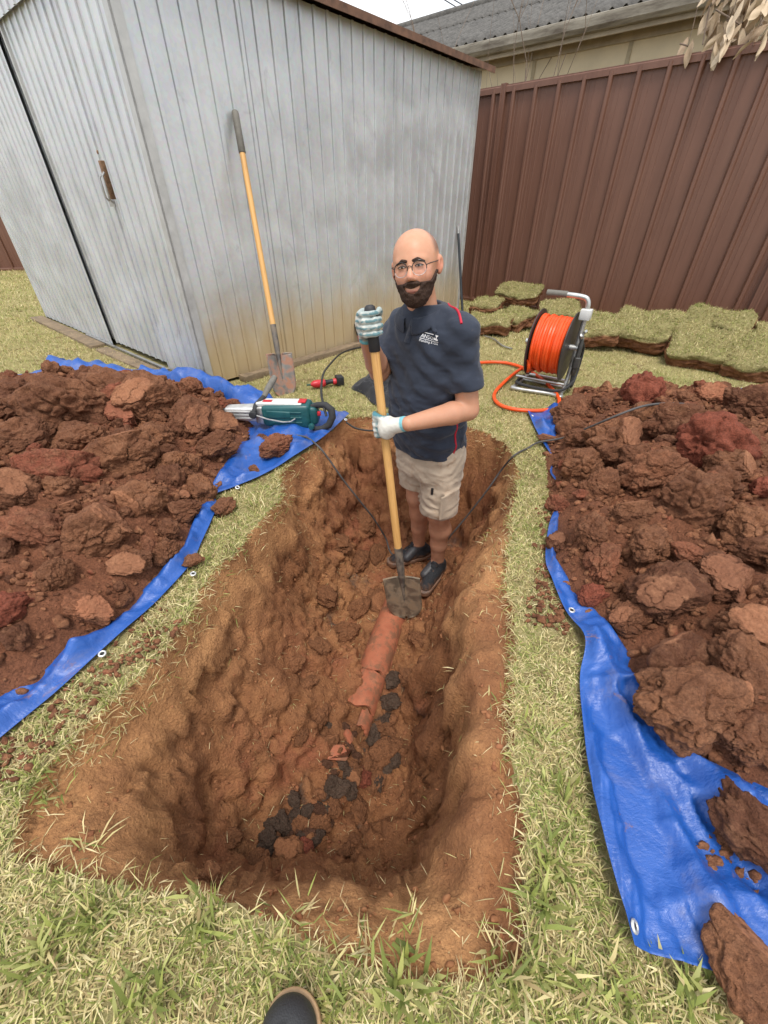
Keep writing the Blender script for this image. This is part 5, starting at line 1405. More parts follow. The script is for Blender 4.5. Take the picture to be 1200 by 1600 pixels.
# ------------------------------------------------------------------ shorts
def f_shorts_solid(P):
    d = torso_table(P, [(-.1, .17, .14, 0), (.02, .176, .150, 0), (.12, .172, .146, 0), (.22, .165, .14, .01), (.3, .16, .13, .01)])
    d = smax(d, .0 - P[:, 2] + .0, .02)
    for hp, kn in ((hipL, kneeL), (hipR, kneeR)):
        d = smin(d, cone(P, hp + [0, 0, -.02], kn + [0, 0, -.02], .104, .098), .025)
    w_ = wrinkle(P, 80, (7, 7, 20)); d = d - .008 * (w_ - .2) - .003 * fbm(P * 30, 2, seed=85)
    # cargo pocket on his left thigh
    m_ = (hipL + kneeL) / 2 + LF * .095 + FW * .035 + [0, 0, -.07]; q = (P - m_) @ np.stack([LF, FW, [0, 0, 1]]).T; bxd = np.max(np.abs(q) - np.array([.004, .060, .072]), axis=1)
    return smin(d, bxd, .018)
hemL, hemR = -.205, -.125
def f_shorts(P):
    d = f_shorts_solid(P); sideL = (P - pelvis) @ LF
    hz_ = np.where(sideL > 0, hemL, hemR) + .006 * fbm(P * 11, 2, seed=86) + .10 * ((P - pelvis) @ FW) * 0
    d = smax(d, hz_ - P[:, 2], .005); d = smax(d, P[:, 2] - .22, .004)
    for hp, kn, hz0 in ((hipL, kneeL, hemL), (hipR, kneeR, hemR)):
        d = smax(d, -np.maximum(cone(P, hp, kn + (kn - hp) * .3, .085, .085), P[:, 2] - hz0 - .06), .004)
    return d
P_, Q_ = surface_nets(f_shorts, (-.02, 1.62, -.25), (.50, 2.12, .25), .0054)
shorts = man_part('shorts', P_, Q_, M_SHORTS, it=1)
M_BLACKP = plain('black_plastic', (.018, .018, .02), .45)
pp = hit_sdf(676, 764, f_shorts_solid); gg = sdf_grad(f_shorts_solid, pp[None])[0]
mb = MB(); mb.tube([loc(pp + gg * .004 - np.array([0, 0, .03])), loc(pp + gg * .006 + np.array([0, 0, .004]))], .0065, 10); mb.build('pen', M_BLACKP, shorts, smooth=True)
# ------------------------------------------------------------------ shoes
def shoe(an, toe_dir, name, sc=1.0):
    toe_dir = toe_dir / np.linalg.norm(toe_dir); sd = np.cross([0, 0, 1], toe_dir); fl = FLOOR
    B0 = np.array([an[0], an[1], fl])
    pt = lambda a, b_, z: B0 + toe_dir * a * sc + sd * b_ * sc + np.array([0, 0, z * sc])
    Mx = np.stack([toe_dir, sd, [0, 0, 1]])
    def up(P):
        d = cone(P, pt(-.045, 0, .045), pt(.05, 0, .048), .042, .044); d = smin(d, cone(P, pt(.05, 0, .042), pt(.165, .008, .026), .046, .036), .02)
        d = smin(d, cone(P, pt(-.01, 0, .05), pt(-.005, 0, .115), .046, .044), .025); d = smax(d, -cone(P, pt(-.005, 0, .08), pt(0, 0, .3), .036), .004); d = smax(d, P[:, 2] - fl - .108 + .18 * np.abs((P - B0) @ toe_dir - .0) * 0, .004)
        tong = cone(P, pt(.055, 0, .085), pt(.03, 0, .118), .020, .022); d = smin(d, tong, .012)
        lace = .002 * np.sin(((P - B0) @ toe_dir) * 420) * sstep(.02, .05, (P - B0) @ toe_dir) * sstep(.12, .09, (P - B0) @ toe_dir) * sstep(.07, .085, P[:, 2] - fl)
        return smax(d - lace, fl + .014 - P[:, 2], .004)
    def so(P):
        q = (P - B0) @ Mx.T; d2 = np.minimum(cone(q * [1, 1, 0], (-.048 * sc, 0, 0), (.05 * sc, .002, 0), .043, .045), cone(q * [1, 1, 0], (.05 * sc, .002, 0), (.175 * sc, .008 * sc, 0), .050, .040))
        return smax(d2 - .002, np.abs(q[:, 2] - .013) - .014 - .004 * sstep(.1, .2, q[:, 0]), .006)
    c0 = pt(.06, 0, .05)
    P1, Q1 = surface_nets(up, c0 - .20, c0 + .20, .0036); o = man_part(name, P1, Q1, M_SHOE)
    P1, Q1 = surface_nets(so, c0 - .20, c0 + .20, .0036); man_part('sole', P1, Q1, M_SOLE, o)
def muddy(name, col, lo, hi, amt=.8):
    b = NB(name); v = b.co(); p = b.sep(v); n = b.noise(v, 38, 5, .65); k = b.noise(v, 160, 3, .6)
    low = b.maprange(b.math('ADD', p[2], b.math('MULTIPLY', n, -.09)), lo, hi, amt, 0.0)
    c = b.mix(b.math('MAXIMUM', low, b.maprange(n, .60, .72, 0, .5)), b.mix(b.maprange(k, .4, .6, 0, .5), col, tuple(x * 1.9 for x in col)), (.25, .118, .058))
    b.set(base=c, rough=.8, spec=.25, normal=b.bump(k, .5, .004)); return b.m
M_SHOE = muddy('black_shoe_fabric', (.020, .021, .024), -.035, .02); M_SOLE = muddy('shoe_sole', (.09, .09, .09), -.04, .03)
shoe(ankL + [.0, .0, 0], _v((-.52, -.85, 0)), 'shoe'); shoe(ankR, _v((-.95, -.32, 0)), 'shoe')
# ------------------------------------------------------------------ gloved hands on the shovel
toc = np.array([0, 0, CAM_H]) 
def hand(axis_pt, e1, palm_a, kn_a, tip_a, wrist, rh, thumb_pts, name, dirn, cuff_len=.05):
    A = shv_ax; e1 = e1 - A * (e1 @ A); e1 /= np.linalg.norm(e1); e2 = np.cross(A, e1)
    at = lambda th, r, s: axis_pt + A * s + (e1 * math.cos(th) + e2 * math.sin(th)) * r
    fing = []
    for k in range(4):
        s = (k - 1.5) * .0225; rf = [.0105, .0112, .0110, .0095][k] * 1.06; ext = [.94, 1.0, .97, .86][k]
        ths = np.linspace(kn_a, kn_a + (tip_a - kn_a) * ext, 7); kn_r = rh + rf + .008
        pts = [at(t, rh + rf + .006 * (1 - i / 6) + (.004 if i in (2, 4) else 0), s) for i, t in enumerate(ths)]
        fing.append((pts, [rf * 1.08, rf, rf * 1.04, rf * .96, rf * .98, rf * .9, rf * .84]))
    pc = at(palm_a, rh + .019, 0); pn = e1 * math.cos(palm_a) + e2 * math.sin(palm_a); pt_ = np.cross(A, pn)
    Mx = np.stack([A, pt_, pn]); knc = at(kn_a, rh + .015, 0)
    wc = wrist; wd = (wrist - pc); wd = wd / np.linalg.norm(wd)
    def f(P):
        d = ell(P, pc, (.050, .040, .022), Mx)
        for k in range(4): d = smin(d, cone(P, pc + A * (k - 1.5) * .018 + wd * .012, fing[k][0][0], .017, .0125), .010)
        d = smin(d, cone(P, pc + wd * .015, wc, .030, .031), .02)
        for pts, rr in fing: d = smin(d, chain(P, pts, rr), .0025)
        th = chain(P, [at(*t) for t in thumb_pts], [.018, .0145, .0125, .011]); d = smin(d, th, .006)
        d = d - .0012 * fbm(P * 110, 2, seed=90)
        d = np.maximum(d, -(np.linalg.norm((P - axis_pt) - ((P - axis_pt) @ A)[:, None] * A, axis=1) - rh + .001)) if True else d
        return smax(d, (P - wc) @ wd - .012, .003)
    def col(P):
        c = np.tile([.66, .64, .58], (len(P), 1))
        rad = np.linalg.norm((P - axis_pt) - ((P - axis_pt) @ A)[:, None] * A, axis=1); q = P - axis_pt; th = np.arctan2(q @ e2, q @ e1)
        n = fbm(P * 70, 2, seed=91)
        m = sstep(.026 + .006, .014 + .006, rad - rh + .006 * n) * .95
        # latex dip: along the sides of each finger and the tips
        tipness = np.clip((th - kn_a) / (tip_a - kn_a), 0, 1.3); s_ = q @ A; fr = np.abs(((s_ / .0225 + .5 + 2) % 1) - .5) * 2
        m = np.maximum(m, sstep(.72, .92, tipness + .12 * n)); 
        if dirn == 'up': m = np.maximum(m * .5, sstep(.45, .85, fr + .6 * n) * .85)
        m = np.clip(m, 0, 1)[:, None]; c = c * (1 - m) + np.array([.040, .175, .215]) * m
        cu = sstep(-.006, .002, (P - wc) @ wd + .004)[:, None]; c = c * (1 - cu * .85) + np.array([.10, .42, .50]) * cu * .85
        gr = np.clip(fbm(P * 40, 3, seed=93) - .1, 0, 1)[:, None] * .6; return c * (1 - gr) + np.array([.30, .24, .19]) * gr
    P1, Q1 = surface_nets(f, pc - .13, pc + .13, .0026); return man_part(name, P1, Q1, M_GLOVE, col=col, it=1)
def glove_mat():
    b = NB('knit_glove'); v = b.co(); b.set(base=b.attr('col', 'Color'), rough=.8, spec=.25, normal=b.bump(b.noise(v, 380, 3, .6), .5, .002)); return b.m
M_GLOVE = glove_mat()
camdir = lambda p: (toc - p) / np.linalg.norm(toc - p)
tl_ = 0.715; pL = SHV_TIP + (SHV_TOP - SHV_TIP) * tl_
_c1 = camdir(pL); 
# e1 towards the camera; e2 = A x e1 (to the picture's right); negative angles run to the left
hand(pL, _c1, R(20), R(-62), R(-250), wrL + (pL - wrL) * .16, .0185, [(R(35), .034, .012), (R(-10), .037, .040), (R(-60), .034, .052), (R(-105), .032, .050)], 'glove', 'low')
pR = SHV_TIP + (SHV_TOP - SHV_TIP) * .962; _c2 = camdir(pR)
hand(pR, _c2, R(-140), R(-95), R(78), wrR, .0215, [(R(-160), .040, -.01), (R(150), .040, .012), (R(110), .036, .030), (R(75), .034, .040)], 'glove', 'up')
# ================================================================== shovels
def wood_mat():
    b = NB('ash_handle'); v = b.co(); g = b.noise(b.mapping(v, (30, 30, 1.2)), 3.0, 5, .6, .4)
    c = b.ramp(g, [(.3, (.56, .29, .085)), (.55, (.68, .39, .135)), (.75, (.48, .23, .07))])
    d = b.maprange(b.noise(b.mapping(v, (4, 4, 1)), 6, 4, .6), .55, .75, 0, .4); c = b.mix(d, c, (.33, .18, .09))
    b.set(base=c, rough=.5, normal=b.bump(g, .1, .002)); return b.m
M_WOOD = wood_mat()
def mudsteel(name, base, mud):
    b = NB(name); v = b.co(); n = b.noise(v, 18, 6, .65, .5); k = b.noise(v, 70, 4, .7)
    c = b.mix(b.maprange(n, .38, .62), base, mud); c = b.mix(b.maprange(k, .60, .72, 0, .6), c, tuple(x * .55 for x in mud))
    b.set(base=c, rough=b.maprange(n, .4, .6, .42, .9), metal=b.maprange(n, .4, .55, .55, .0), normal=b.bump(k, .4, .004)); return b.m
M_BLADE = mudsteel('muddy_blade', (.20, .17, .13), (.25, .175, .11)); M_BLADE2 = mudsteel('clay_caked_blade', (.20, .19, .17), (.33, .16, .10))
M_SOCKET = mudsteel('muddy_socket', (.13, .12, .11), (.20, .16, .12)); M_GRIPB = plain('black_grip', (.025, .025, .028), .6, 0, .2, 40, .2); M_GRIPG = plain('grey_grip', (.15, .14, .12), .7, 0, .2, 30, .2)
def shovel(tip, top, face, label, m_blade, m_grip, grip=.16, bw=.095):
    tip, top = _v(tip), _v(top); L = np.linalg.norm(top - tip); z = (top - tip) / L; y = _v(face); y = y - z * (y @ z); y /= np.linalg.norm(y); x = np.cross(y, z)
    root = thing('shovel', label, 'shovel'); root.matrix_world = Matrix((( x[0], y[0], z[0], tip[0]), (x[1], y[1], z[1], tip[1]), (x[2], y[2], z[2], tip[2]), (0, 0, 0, 1)))
    nz_, nx_ = 26, 15; V = []
    for i in range(nz_):
        t = i / (nz_ - 1); zz = .305 * t
        w_ = bw * (1 - max(0, (.13 - zz) / .13) ** 2.4) ** .5 if zz < .13 else bw * (1 + .03 * (zz - .13))
        w_ = max(w_, .010)
        for j in range(nx_):
            u = -1 + 2 * j / (nx_ - 1); yy = .022 * u * u * (0.5 + .5 * t) - .016 * math.exp(-(u / .22) ** 2) * sstep(.1, .28, zz) - .03 * (1 - t) ** 2 * .3
            V.append((u * w_, yy, zz))
    me = mesh_np('blade', V, grid_faces(nz_, nx_)); bl = link('blade', me, m_blade, root); md = bl.modifiers.new('thickness', 'SOLIDIFY'); md.thickness = .0026; md.offset = 0
    for s in (-1, 1):       # rolled treads
        mb = MB(); mb.tube([(s * .026, .002, .307), (s * .06, .010, .3065), (s * bw * 1.02, .018, .303)], .0052, 8); mb.build('tread', m_blade, bl, smooth=True)
    mb = MB(); mb.tube([(0, -.004, .12), (0, -.006, .22), (0, -.004, .30), (0, 0, .36), (0, 0, .50)], [.003, .010, .0165, .0205, .0205], 14); mb.build('socket', M_SOCKET, root, smooth=True)
    mb = MB(); mb.tube([(0, 0, .49), (0, 0, .8), (0, 0, 1.1), (0, 0, L - grip + .01)], [.0190, .0185, .0180, .0175], 16); mb.build('handle', M_WOOD, root, smooth=True)
    mb = MB(); mb.lathe([(.0190, L - grip), (.0215, L - grip + .002), (.0210, L - grip * .5), (.0215, L - .02), (.019, L - .007), (.011, L - .001), (.001, L)], 16); mb.build('grip', m_grip, root, smooth=True, auto=60)
    return root
shovel(SHV_TIP, SHV_TOP, (-.10, -1, .15), 'long wooden shovel with black grip held upright by the man, blade in the pit', M_BLADE, M_GRIPB)
wp = sh(0.60, -0.028)
shovel(G(447, 622, -.03), (wp[0], wp[1], 1.575), (.55, -.75, .5), 'long wooden shovel with grey grip and clay-caked blade leaning on the shed wall', M_BLADE2, M_GRIPG, .22)
# dark bar and red-handled tool leaning on the shed, behind the man
a_ = sh(3.27, -.03); b_ = sh(3.12, -.30)
mb = MB(); mb.tube([(b_[0], b_[1], 0), (a_[0], a_[1], .86)], .014, 10); bar = mb.build('iron_bar', plain('dark_bar', (.035, .04, .045), .55, .4), None, smooth=True)
tag(bar, 'dark iron bar with a bright tip leaning on the shed behind the man', 'bar')
d_ = (np.array([*a_, .86]) - np.array([*b_, 0])); d_ /= np.linalg.norm(d_); e_ = np.array([*a_, .86])
mb = MB(); mb.tube([e_ - d_ * .002, e_ + d_ * .07], .012, 10); mb.build('tip', M_STEEL, bar, smooth=True)
M_REDP = plain('red_plastic', (.50, .02, .03), .4, 0, .15)
def on_shed(px, py, off):
    r = ray(px, py); P0 = SH_C - SH_N * off; t = (P0 @ SH_N) / (r[:2] @ SH_N); return r * t + np.array([0, 0, CAM_H])
ta = on_shed(557, 506, .02); tb = on_shed(566, 552, .10); tb[2] = 0.0; tm = ta * .5 + tb * .5
rt = thing('pry_bar', 'red and black tool standing against the shed behind the man\'s raised hand', 'tool')
mb = MB(); mb.tube([tb, tm], .020, 10); mb.build('handle', M_REDP, rt, smooth=True)
mb = MB(); mb.tube([tm, ta], .024, 10); mb.build('head', M_BLACKP, rt, smooth=True)

# ================================================================== broken clay pipe
def terracotta():
    b = NB('terracotta'); v = b.co(); n = b.noise(v, 12, 6, .65); k = b.noise(v, 60, 4, .7)
    c = b.ramp(n, [(.3, (.30, .085, .04)), (.6, (.42, .14, .07)), (.8, (.46, .20, .115))]); c = b.mix(b.maprange(k, .56, .7, 0, .7), c, (.26, .13, .075)); c = b.mix(b.maprange(b.noise(v, 16, 6, .75), .46, .60, 0, .85), c, (.20, .092, .048))
    b.set(base=c, rough=.78, normal=b.bump(k, .4, .004)); return b.m
M_TERRA = terracotta()
pa = G(606, 972, -.735) - [0, 0, .070]; pb = G(541, 1150, -.735) - [0, 0, .078]
pipe = thing('clay_pipe', 'cracked orange terracotta drain pipe half buried in the pit floor', 'pipe', tuple(pa))
pd = (pb - pa); PL = np.linalg.norm(pd); pd /= PL; pu = np.array([0, 0, 1.0]); px_ = np.cross(pd, pu); px_ /= np.linalg.norm(px_); pu = np.cross(px_, pd)
def pipe_piece(name, t0, t1, a0, a1, jag0, jag1, r=.079, th=.014, seed=0, off=(0, 0, 0), parent=pipe):
    na, nt = 36, 20; V = []
    rr = np.random.default_rng(seed); j0 = np.interp(np.linspace(0, 1, na), np.linspace(0, 1, 9), rr.normal(0, jag0, 9)); j1 = np.interp(np.linspace(0, 1, na), np.linspace(0, 1, 9), rr.normal(0, jag1, 9))
    for rad in (r, r - th):
        for i in range(nt):
            for j in range(na):
                a = a0 + (a1 - a0) * j / (na - 1); t = (t0 + j0[j]) + ((t1 + j1[j]) - (t0 + j0[j])) * i / (nt - 1)
                V.append(pd * t + (px_ * math.cos(a) + pu * math.sin(a)) * rad + np.array(off))
    F = grid_faces(nt, na); n = nt * na; F2 = F[:, ::-1] + n; E = []
    for i in range(nt - 1):
        for j in (0, na - 1): E.append((i * na + j, (i + 1) * na + j, n + (i + 1) * na + j, n + i * na + j))
    for j in range(na - 1):
        for i in (0, nt - 1): E.append((i * na + j, i * na + j + 1, n + i * na + j + 1, n + i * na + j))
    me = mesh_np(name, V, np.vstack([F, F2, np.array(E)])); me.set_sharp_from_angle(angle=R(40)); return link(name, me, M_TERRA, parent)
pipe_piece('pipe_length', -.25, PL * .47, R(-170), R(170), 0, .007, seed=4); pipe_piece('pipe_length', PL * .47 + .006, PL * .76, R(-170), R(170), .007, .006, seed=4)
pipe_piece('pipe_shard', PL * .78, PL * .90, R(110), R(172), .004, .006, seed=6)
def shard(px, py, size, label, rz, seed, tilt=.3):
    P = G(px, py, -.70); zz = float(ground_h(np.array([P[0]]), np.array([P[1]]))[0]); P = G(px, py, zz + .02)
    rr = np.random.default_rng(seed); n = 7; mb = MB()
    ang = np.sort(rr.random(n) * 6.28); pts = [(size * rr.uniform(.6, 1) * math.cos(a), size * rr.uniform(.5, .9) * math.sin(a)) for a in ang]
    mb.prism(pts, -.007, .007); o = mb.build('pipe_shard', M_TERRA, None, bevel=.002); o.location = P; o.rotation_euler = (tilt, .25, rz); tag(o, label, 'shard', 'broken pipe shards')
shard(530, 1180, .058, 'triangular terracotta shard lying below the broken end of the clay pipe', .4, 1); shard(545, 1150, .040, 'small orange shard beside the broken end of the clay pipe', 1.2, 2, .7)
shard(566, 1213, .034, 'small orange shard among the grey clods in the pit', 2.2, 3, .8)

# ================================================================== demolition hammer
A0 = G(338, 648, .085); A1 = G(522, 652, .085); hx = A1 - A0; HLn = np.linalg.norm(hx[:2]); 
ham = thing('demolition_hammer', 'teal and silver electric demolition hammer lying on the left tarpaulin', 'power tool', (A0[0], A0[1], .105), math.atan2(hx[1], hx[0])); S_ = HLn / .80
ham.scale = (S_,) * 3
M_SILV = plain('silver_casting', (.62, .62, .61), .38, .55, .12, 14); M_TEAL = plain('teal_housing', (.012, .085, .090), .42, 0, .2, 20); M_LGREY = plain('light_grey_plate', (.60, .60, .58), .5, 0, .1); M_RUBB = plain('black_rubber', (.028, .028, .03), .75, 0, .3, 50, .3)
RX = Matrix.Rotation(R(90), 4, 'Y')
mb = MB(); mb.lathe([(.018, -.03), (.022, -.01), (.026, 0), (.030, .004), (.030, .012), (.026, .015), (.031, .020), (.031, .030), (.027, .034), (.033, .040), (.033, .052), (.030, .060), (.030, .085)], 20, RX); mb.build('chuck', M_RUBB, ham, smooth=True)
def rbox(name, x0, x1, hy0, hz0, hy1, hz1, mat, parent, bev=.02, cz=0.0, cy=0.0):
    V = []
    for x, hy, hz_ in ((x0, hy0, hz0), (x1, hy1, hz1)):
        for sy, sz_ in ((-1, -1), (1, -1), (1, 1), (-1, 1)): V.append((x, cy + sy * hy, cz + sz_ * hz_))
    mb = MB(); mb.add(V, [(3, 2, 1, 0), (4, 5, 6, 7), (0, 1, 5, 4), (1, 2, 6, 5), (2, 3, 7, 6), (3, 0, 4, 7)]); return mb.build(name, mat, parent, bevel=bev, seg=3)
br = rbox('barrel', .075, .30, .040, .040, .050, .052, M_SILV, ham, .018)
for z_ in (-.022, .0, .022): MB().box((.10, -.053, z_ - .004), (.27, -.046, z_ + .004)).build('rib', M_SILV, br, bevel=.002)
rbox('collar', .285, .345, .056, .058, .060, .064, M_STEEL, ham, .015)
hb = rbox('motor_housing', .335, .655, .072, .070, .070, .082, M_TEAL, ham, .026)
for k in range(3): rbox('vent_rib', .40, .60, .0745, .006, .0745, .006, M_TEAL, hb, .003, cz=-.035 + k * .034)
rbox('panel', .37, .53, .0765, .028, .0765, .022, M_TEAL, hb, .008, cz=.018)
rbox('top_plate', .30, .60, .045, .012, .050, .012, M_LGREY, hb, .006, cz=.072); MB().box((.575, -.030, .082), (.625, .030, .0925)).build('badge', M_REDP, hb, bevel=.003)
MB().box((.34, -.024, .0845), (.40, .012, .0855)).build('badge', M_REDP, hb)
rbox('end_cap', .645, .70, .060, .066, .050, .056, M_TEAL, ham, .02)
mb = MB(); mb.tube([(.66, -.015, .055), (.70, -.02, .070), (.755, -.03, .075), (.795, -.045, .050), (.800, -.06, .005), (.775, -.072, -.045), (.73, -.078, -.070), (.68, -.075, -.075), (.655, -.065, -.07)], [.016, .019, .022, .024, .024, .023, .020, .018, .016], 14); hd = mb.build('rear_handle', M_RUBB, ham, smooth=True)
MB().lathe([(.001, .02), (.016, .018), (.020, .008), (.020, -.01)], 14, Matrix.Translation((.665, -.10, -.045)) @ Matrix.Rotation(R(90), 4, 'X')).build('pivot', M_TEAL, hd, smooth=True)
MB().box((.70, -.052, .006), (.722, -.032, .034)).build('switch', M_REDP, ham, bevel=.005)
mb = MB(); mb.lathe([(.001, .0), (.020, .002), (.026, .010), (.026, .022), (.018, .030), (.014, .04)], 16, Matrix.Translation((.285, -.10, .02)) @ Matrix.Rotation(R(-90), 4, 'X')); sdn = mb.build('clamp_knob', M_RUBB, ham, smooth=True)
mb = MB(); mb.tube([(.285, -.07, .025), (.30, -.03, .062), (.325, .02, .085), (.34, .05, .10)], [.014, .02, .017, .016], 10); mb.build('side_bracket', M_RUBB, ham, smooth=True)
mb = MB(); mb.tube([(.335, .04, .095), (.35, .08, .125), (.375, .15, .165), (.385, .18, .18)], [.016, .020, .022, .018], 14); mb.build('side_handle', M_GRIPG, ham, smooth=True)
mb = MB(); mb.tube([(.30, -.085, .018), (.38, -.092, -.005), (.48, -.094, -.022), (.53, -.092, -.018), (.56, -.080, -.002)], .0055, 8); mb.build('rod', M_STEEL, ham, smooth=True)

# ================================================================== hose reel
RC = G(862, 542, .29); reel = thing('hose_reel', 'portable steel hose reel with black flanges wound with orange hose', 'hose reel', (RC[0], RC[1], 0), R(-34))
M_ORANGE = plain('orange_hose', (.80, .085, .012), .38, 0, .12, 12); M_TUBE = plain('zinc_tube', (.52, .52, .50), .36, .75, .15, 20); M_FLANGE = plain('dark_flange', (.045, .036, .034), .5, .1, .3, 14)
HZ, FR_, HWD = .305, .225, .118
for s in (-1, 1):
    mb = MB(); Mx = Matrix.Translation((s * HWD, 0, HZ)) @ RX
    mb.lathe([(.02, -.004), (.06, -.006), (.09, -.003), (.19, -.003), (FR_ - .008, -.004), (FR_, -.002), (FR_, .004), (FR_ - .008, .005), (.19, .003), (.09, .003), (.06, .006), (.02, .004)], 48, Mx); mb.build('flange', M_FLANGE, reel, smooth=True, auto=50)
mb = MB(); mb.lathe([(.02, -.19), (.02, .19)], 16, Matrix.Translation((0, 0, HZ)) @ RX); mb.build('axle', M_TUBE, reel, smooth=True)
turns = 11; tt = np.linspace(0, turns * 2 * math.pi, turns * 40); hxs = np.linspace(-HWD + .016, HWD - .016, len(tt)); rad_ = .180 + .006 * np.sin(tt * .37) + .004 * np.sin(tt * 1.7)
mb = MB(); mb.tube(np.c_[hxs, rad_ * np.cos(tt), HZ + rad_ * np.sin(tt)], .0118, 8); hose = mb.build('wound_hose', M_ORANGE, reel, smooth=True)
mb = MB(); mb.tube(np.c_[hxs[::-1], (rad_ - .022) * np.cos(tt), HZ + (rad_ - .022) * np.sin(tt)], .0118, 8); mb.build('inner_turns', M_ORANGE, hose, smooth=True)
bx_ = lambda pts, n=60: smooth_line(pts, n)
mb = MB(); mb.tube(bx_([(.165, .16, .016), (.05, .175, .016), (-.15, .17, .016), (-.165, .12, .016), (-.165, -.14, .016), (-.15, -.20, .016), (.10, -.168, .016), (.18, -.19, .016), (.165, -.10, .016), (.165, .06, .016), (.165, .16, .016)], 90), .014, 10); mb.build('base_tube', M_TUBE, reel, smooth=True)
mb = MB(); mb.tube([(-.19, .02, .02), (.19, .02, .02)], .011, 10); mb.build('cross_tube', M_TUBE, reel, smooth=True)
mb = MB(); mb.tube([(-.19, -.08, .07), (.165, -.08, .07)], .010, 10); mb.build('cross_tube', M_TUBE, reel, smooth=True)
mb = MB(); mb.tube(bx_([(.165, -.05, .02), (.168, -.02, .14), (.168, 0, .30), (.168, .01, .46), (.168, .01, .56), (.155, .01, .605), (.115, .01, .622), (-.02, .01, .628), (-.115, .01, .628)], 60), .0165, 12); up = mb.build('upright', M_TUBE, reel, smooth=True)
mb = MB(); mb.tube([(-.115, .01, .628), (.02, .01, .628)], .0205, 14); mb.build('grip', M_GRIPG, up, smooth=True)
MB().box((.135, -.035, .49), (.203, .035, .555)).build('bracket', M_LGREY, reel, bevel=.006)
M_DKMET = plain('dark_fitting', (.10, .10, .095), .4, .6, .2)
mb = MB(); mb.lathe([(.012, 0), (.018, .01), (.018, .05), (.024, .055), (.024, .12), (.016, .125), (.016, .20), (.011, .24)], 14, Matrix.Translation((.200, -.06, .14))); mb.build('swivel_fitting', M_DKMET, reel, smooth=True)
mb = MB(); mb.lathe([(.010, 0), (.016, .01), (.016, .07), (.010, .08)], 12, Matrix.Translation((.192, -.02, .36)) @ Matrix.Rotation(R(50), 4, 'X')); mb.build('coupling', M_TUBE, reel, smooth=True)
mb = MB(); mb.tube([(.192, -.06, .41), (.215, -.10, .44), (.22, -.13, .45)], .009, 8); mb.build('lever', M_TUBE, reel, smooth=True)
mb = MB(); mb.tube(bx_([(.200, -.06, .15), (.205, -.05, .06), (.195, .06, .05), (.192, .13, .12), (.192, .13, .26), (.185, .06, .33), (.165, .0, .32)], 40), .0115, 8); mb.build('feed_hose', M_RUBB, reel, smooth=True)
mb = MB(); mb.tube(bx_([(.22, -.06, .10), (.16, -.14, .045), (.0, -.17, .04), (-.14, -.16, .045), (-.17, -.10, .04), (-.17, .05, .04)], 40), .0105, 8); mb.build('feed_hose', M_RUBB, reel, smooth=True)
# loose orange hose looping over the lawn and behind the man
HPX = [(700, 572, .02), (742, 567, .02), (790, 567, .02), (830, 581, .02), (862, 607, .02), (874, 628, .02), (858, 640, .02), (815, 641, .02), (782, 633, .02), (772, 617, .02), (788, 597, .025), (815, 576, .05)]
pts = [G(*p) for p in HPX]; rm = Matrix.Translation((RC[0], RC[1], 0)) @ Matrix.Rotation(R(-34), 4, 'Z'); e1_ = np.array(rm @ Vector((-.10, -.12, .13))); e2_ = np.array(rm @ Vector((-.10, -.165, .22)))
mb = MB(); mb.tube(smooth_line(pts + [e1_, e2_], 130), .0125, 10); tag(mb.build('orange_hose', M_ORANGE, None, smooth=True), 'loose end of orange hose looped on the lawn in front of the reel', 'hose')

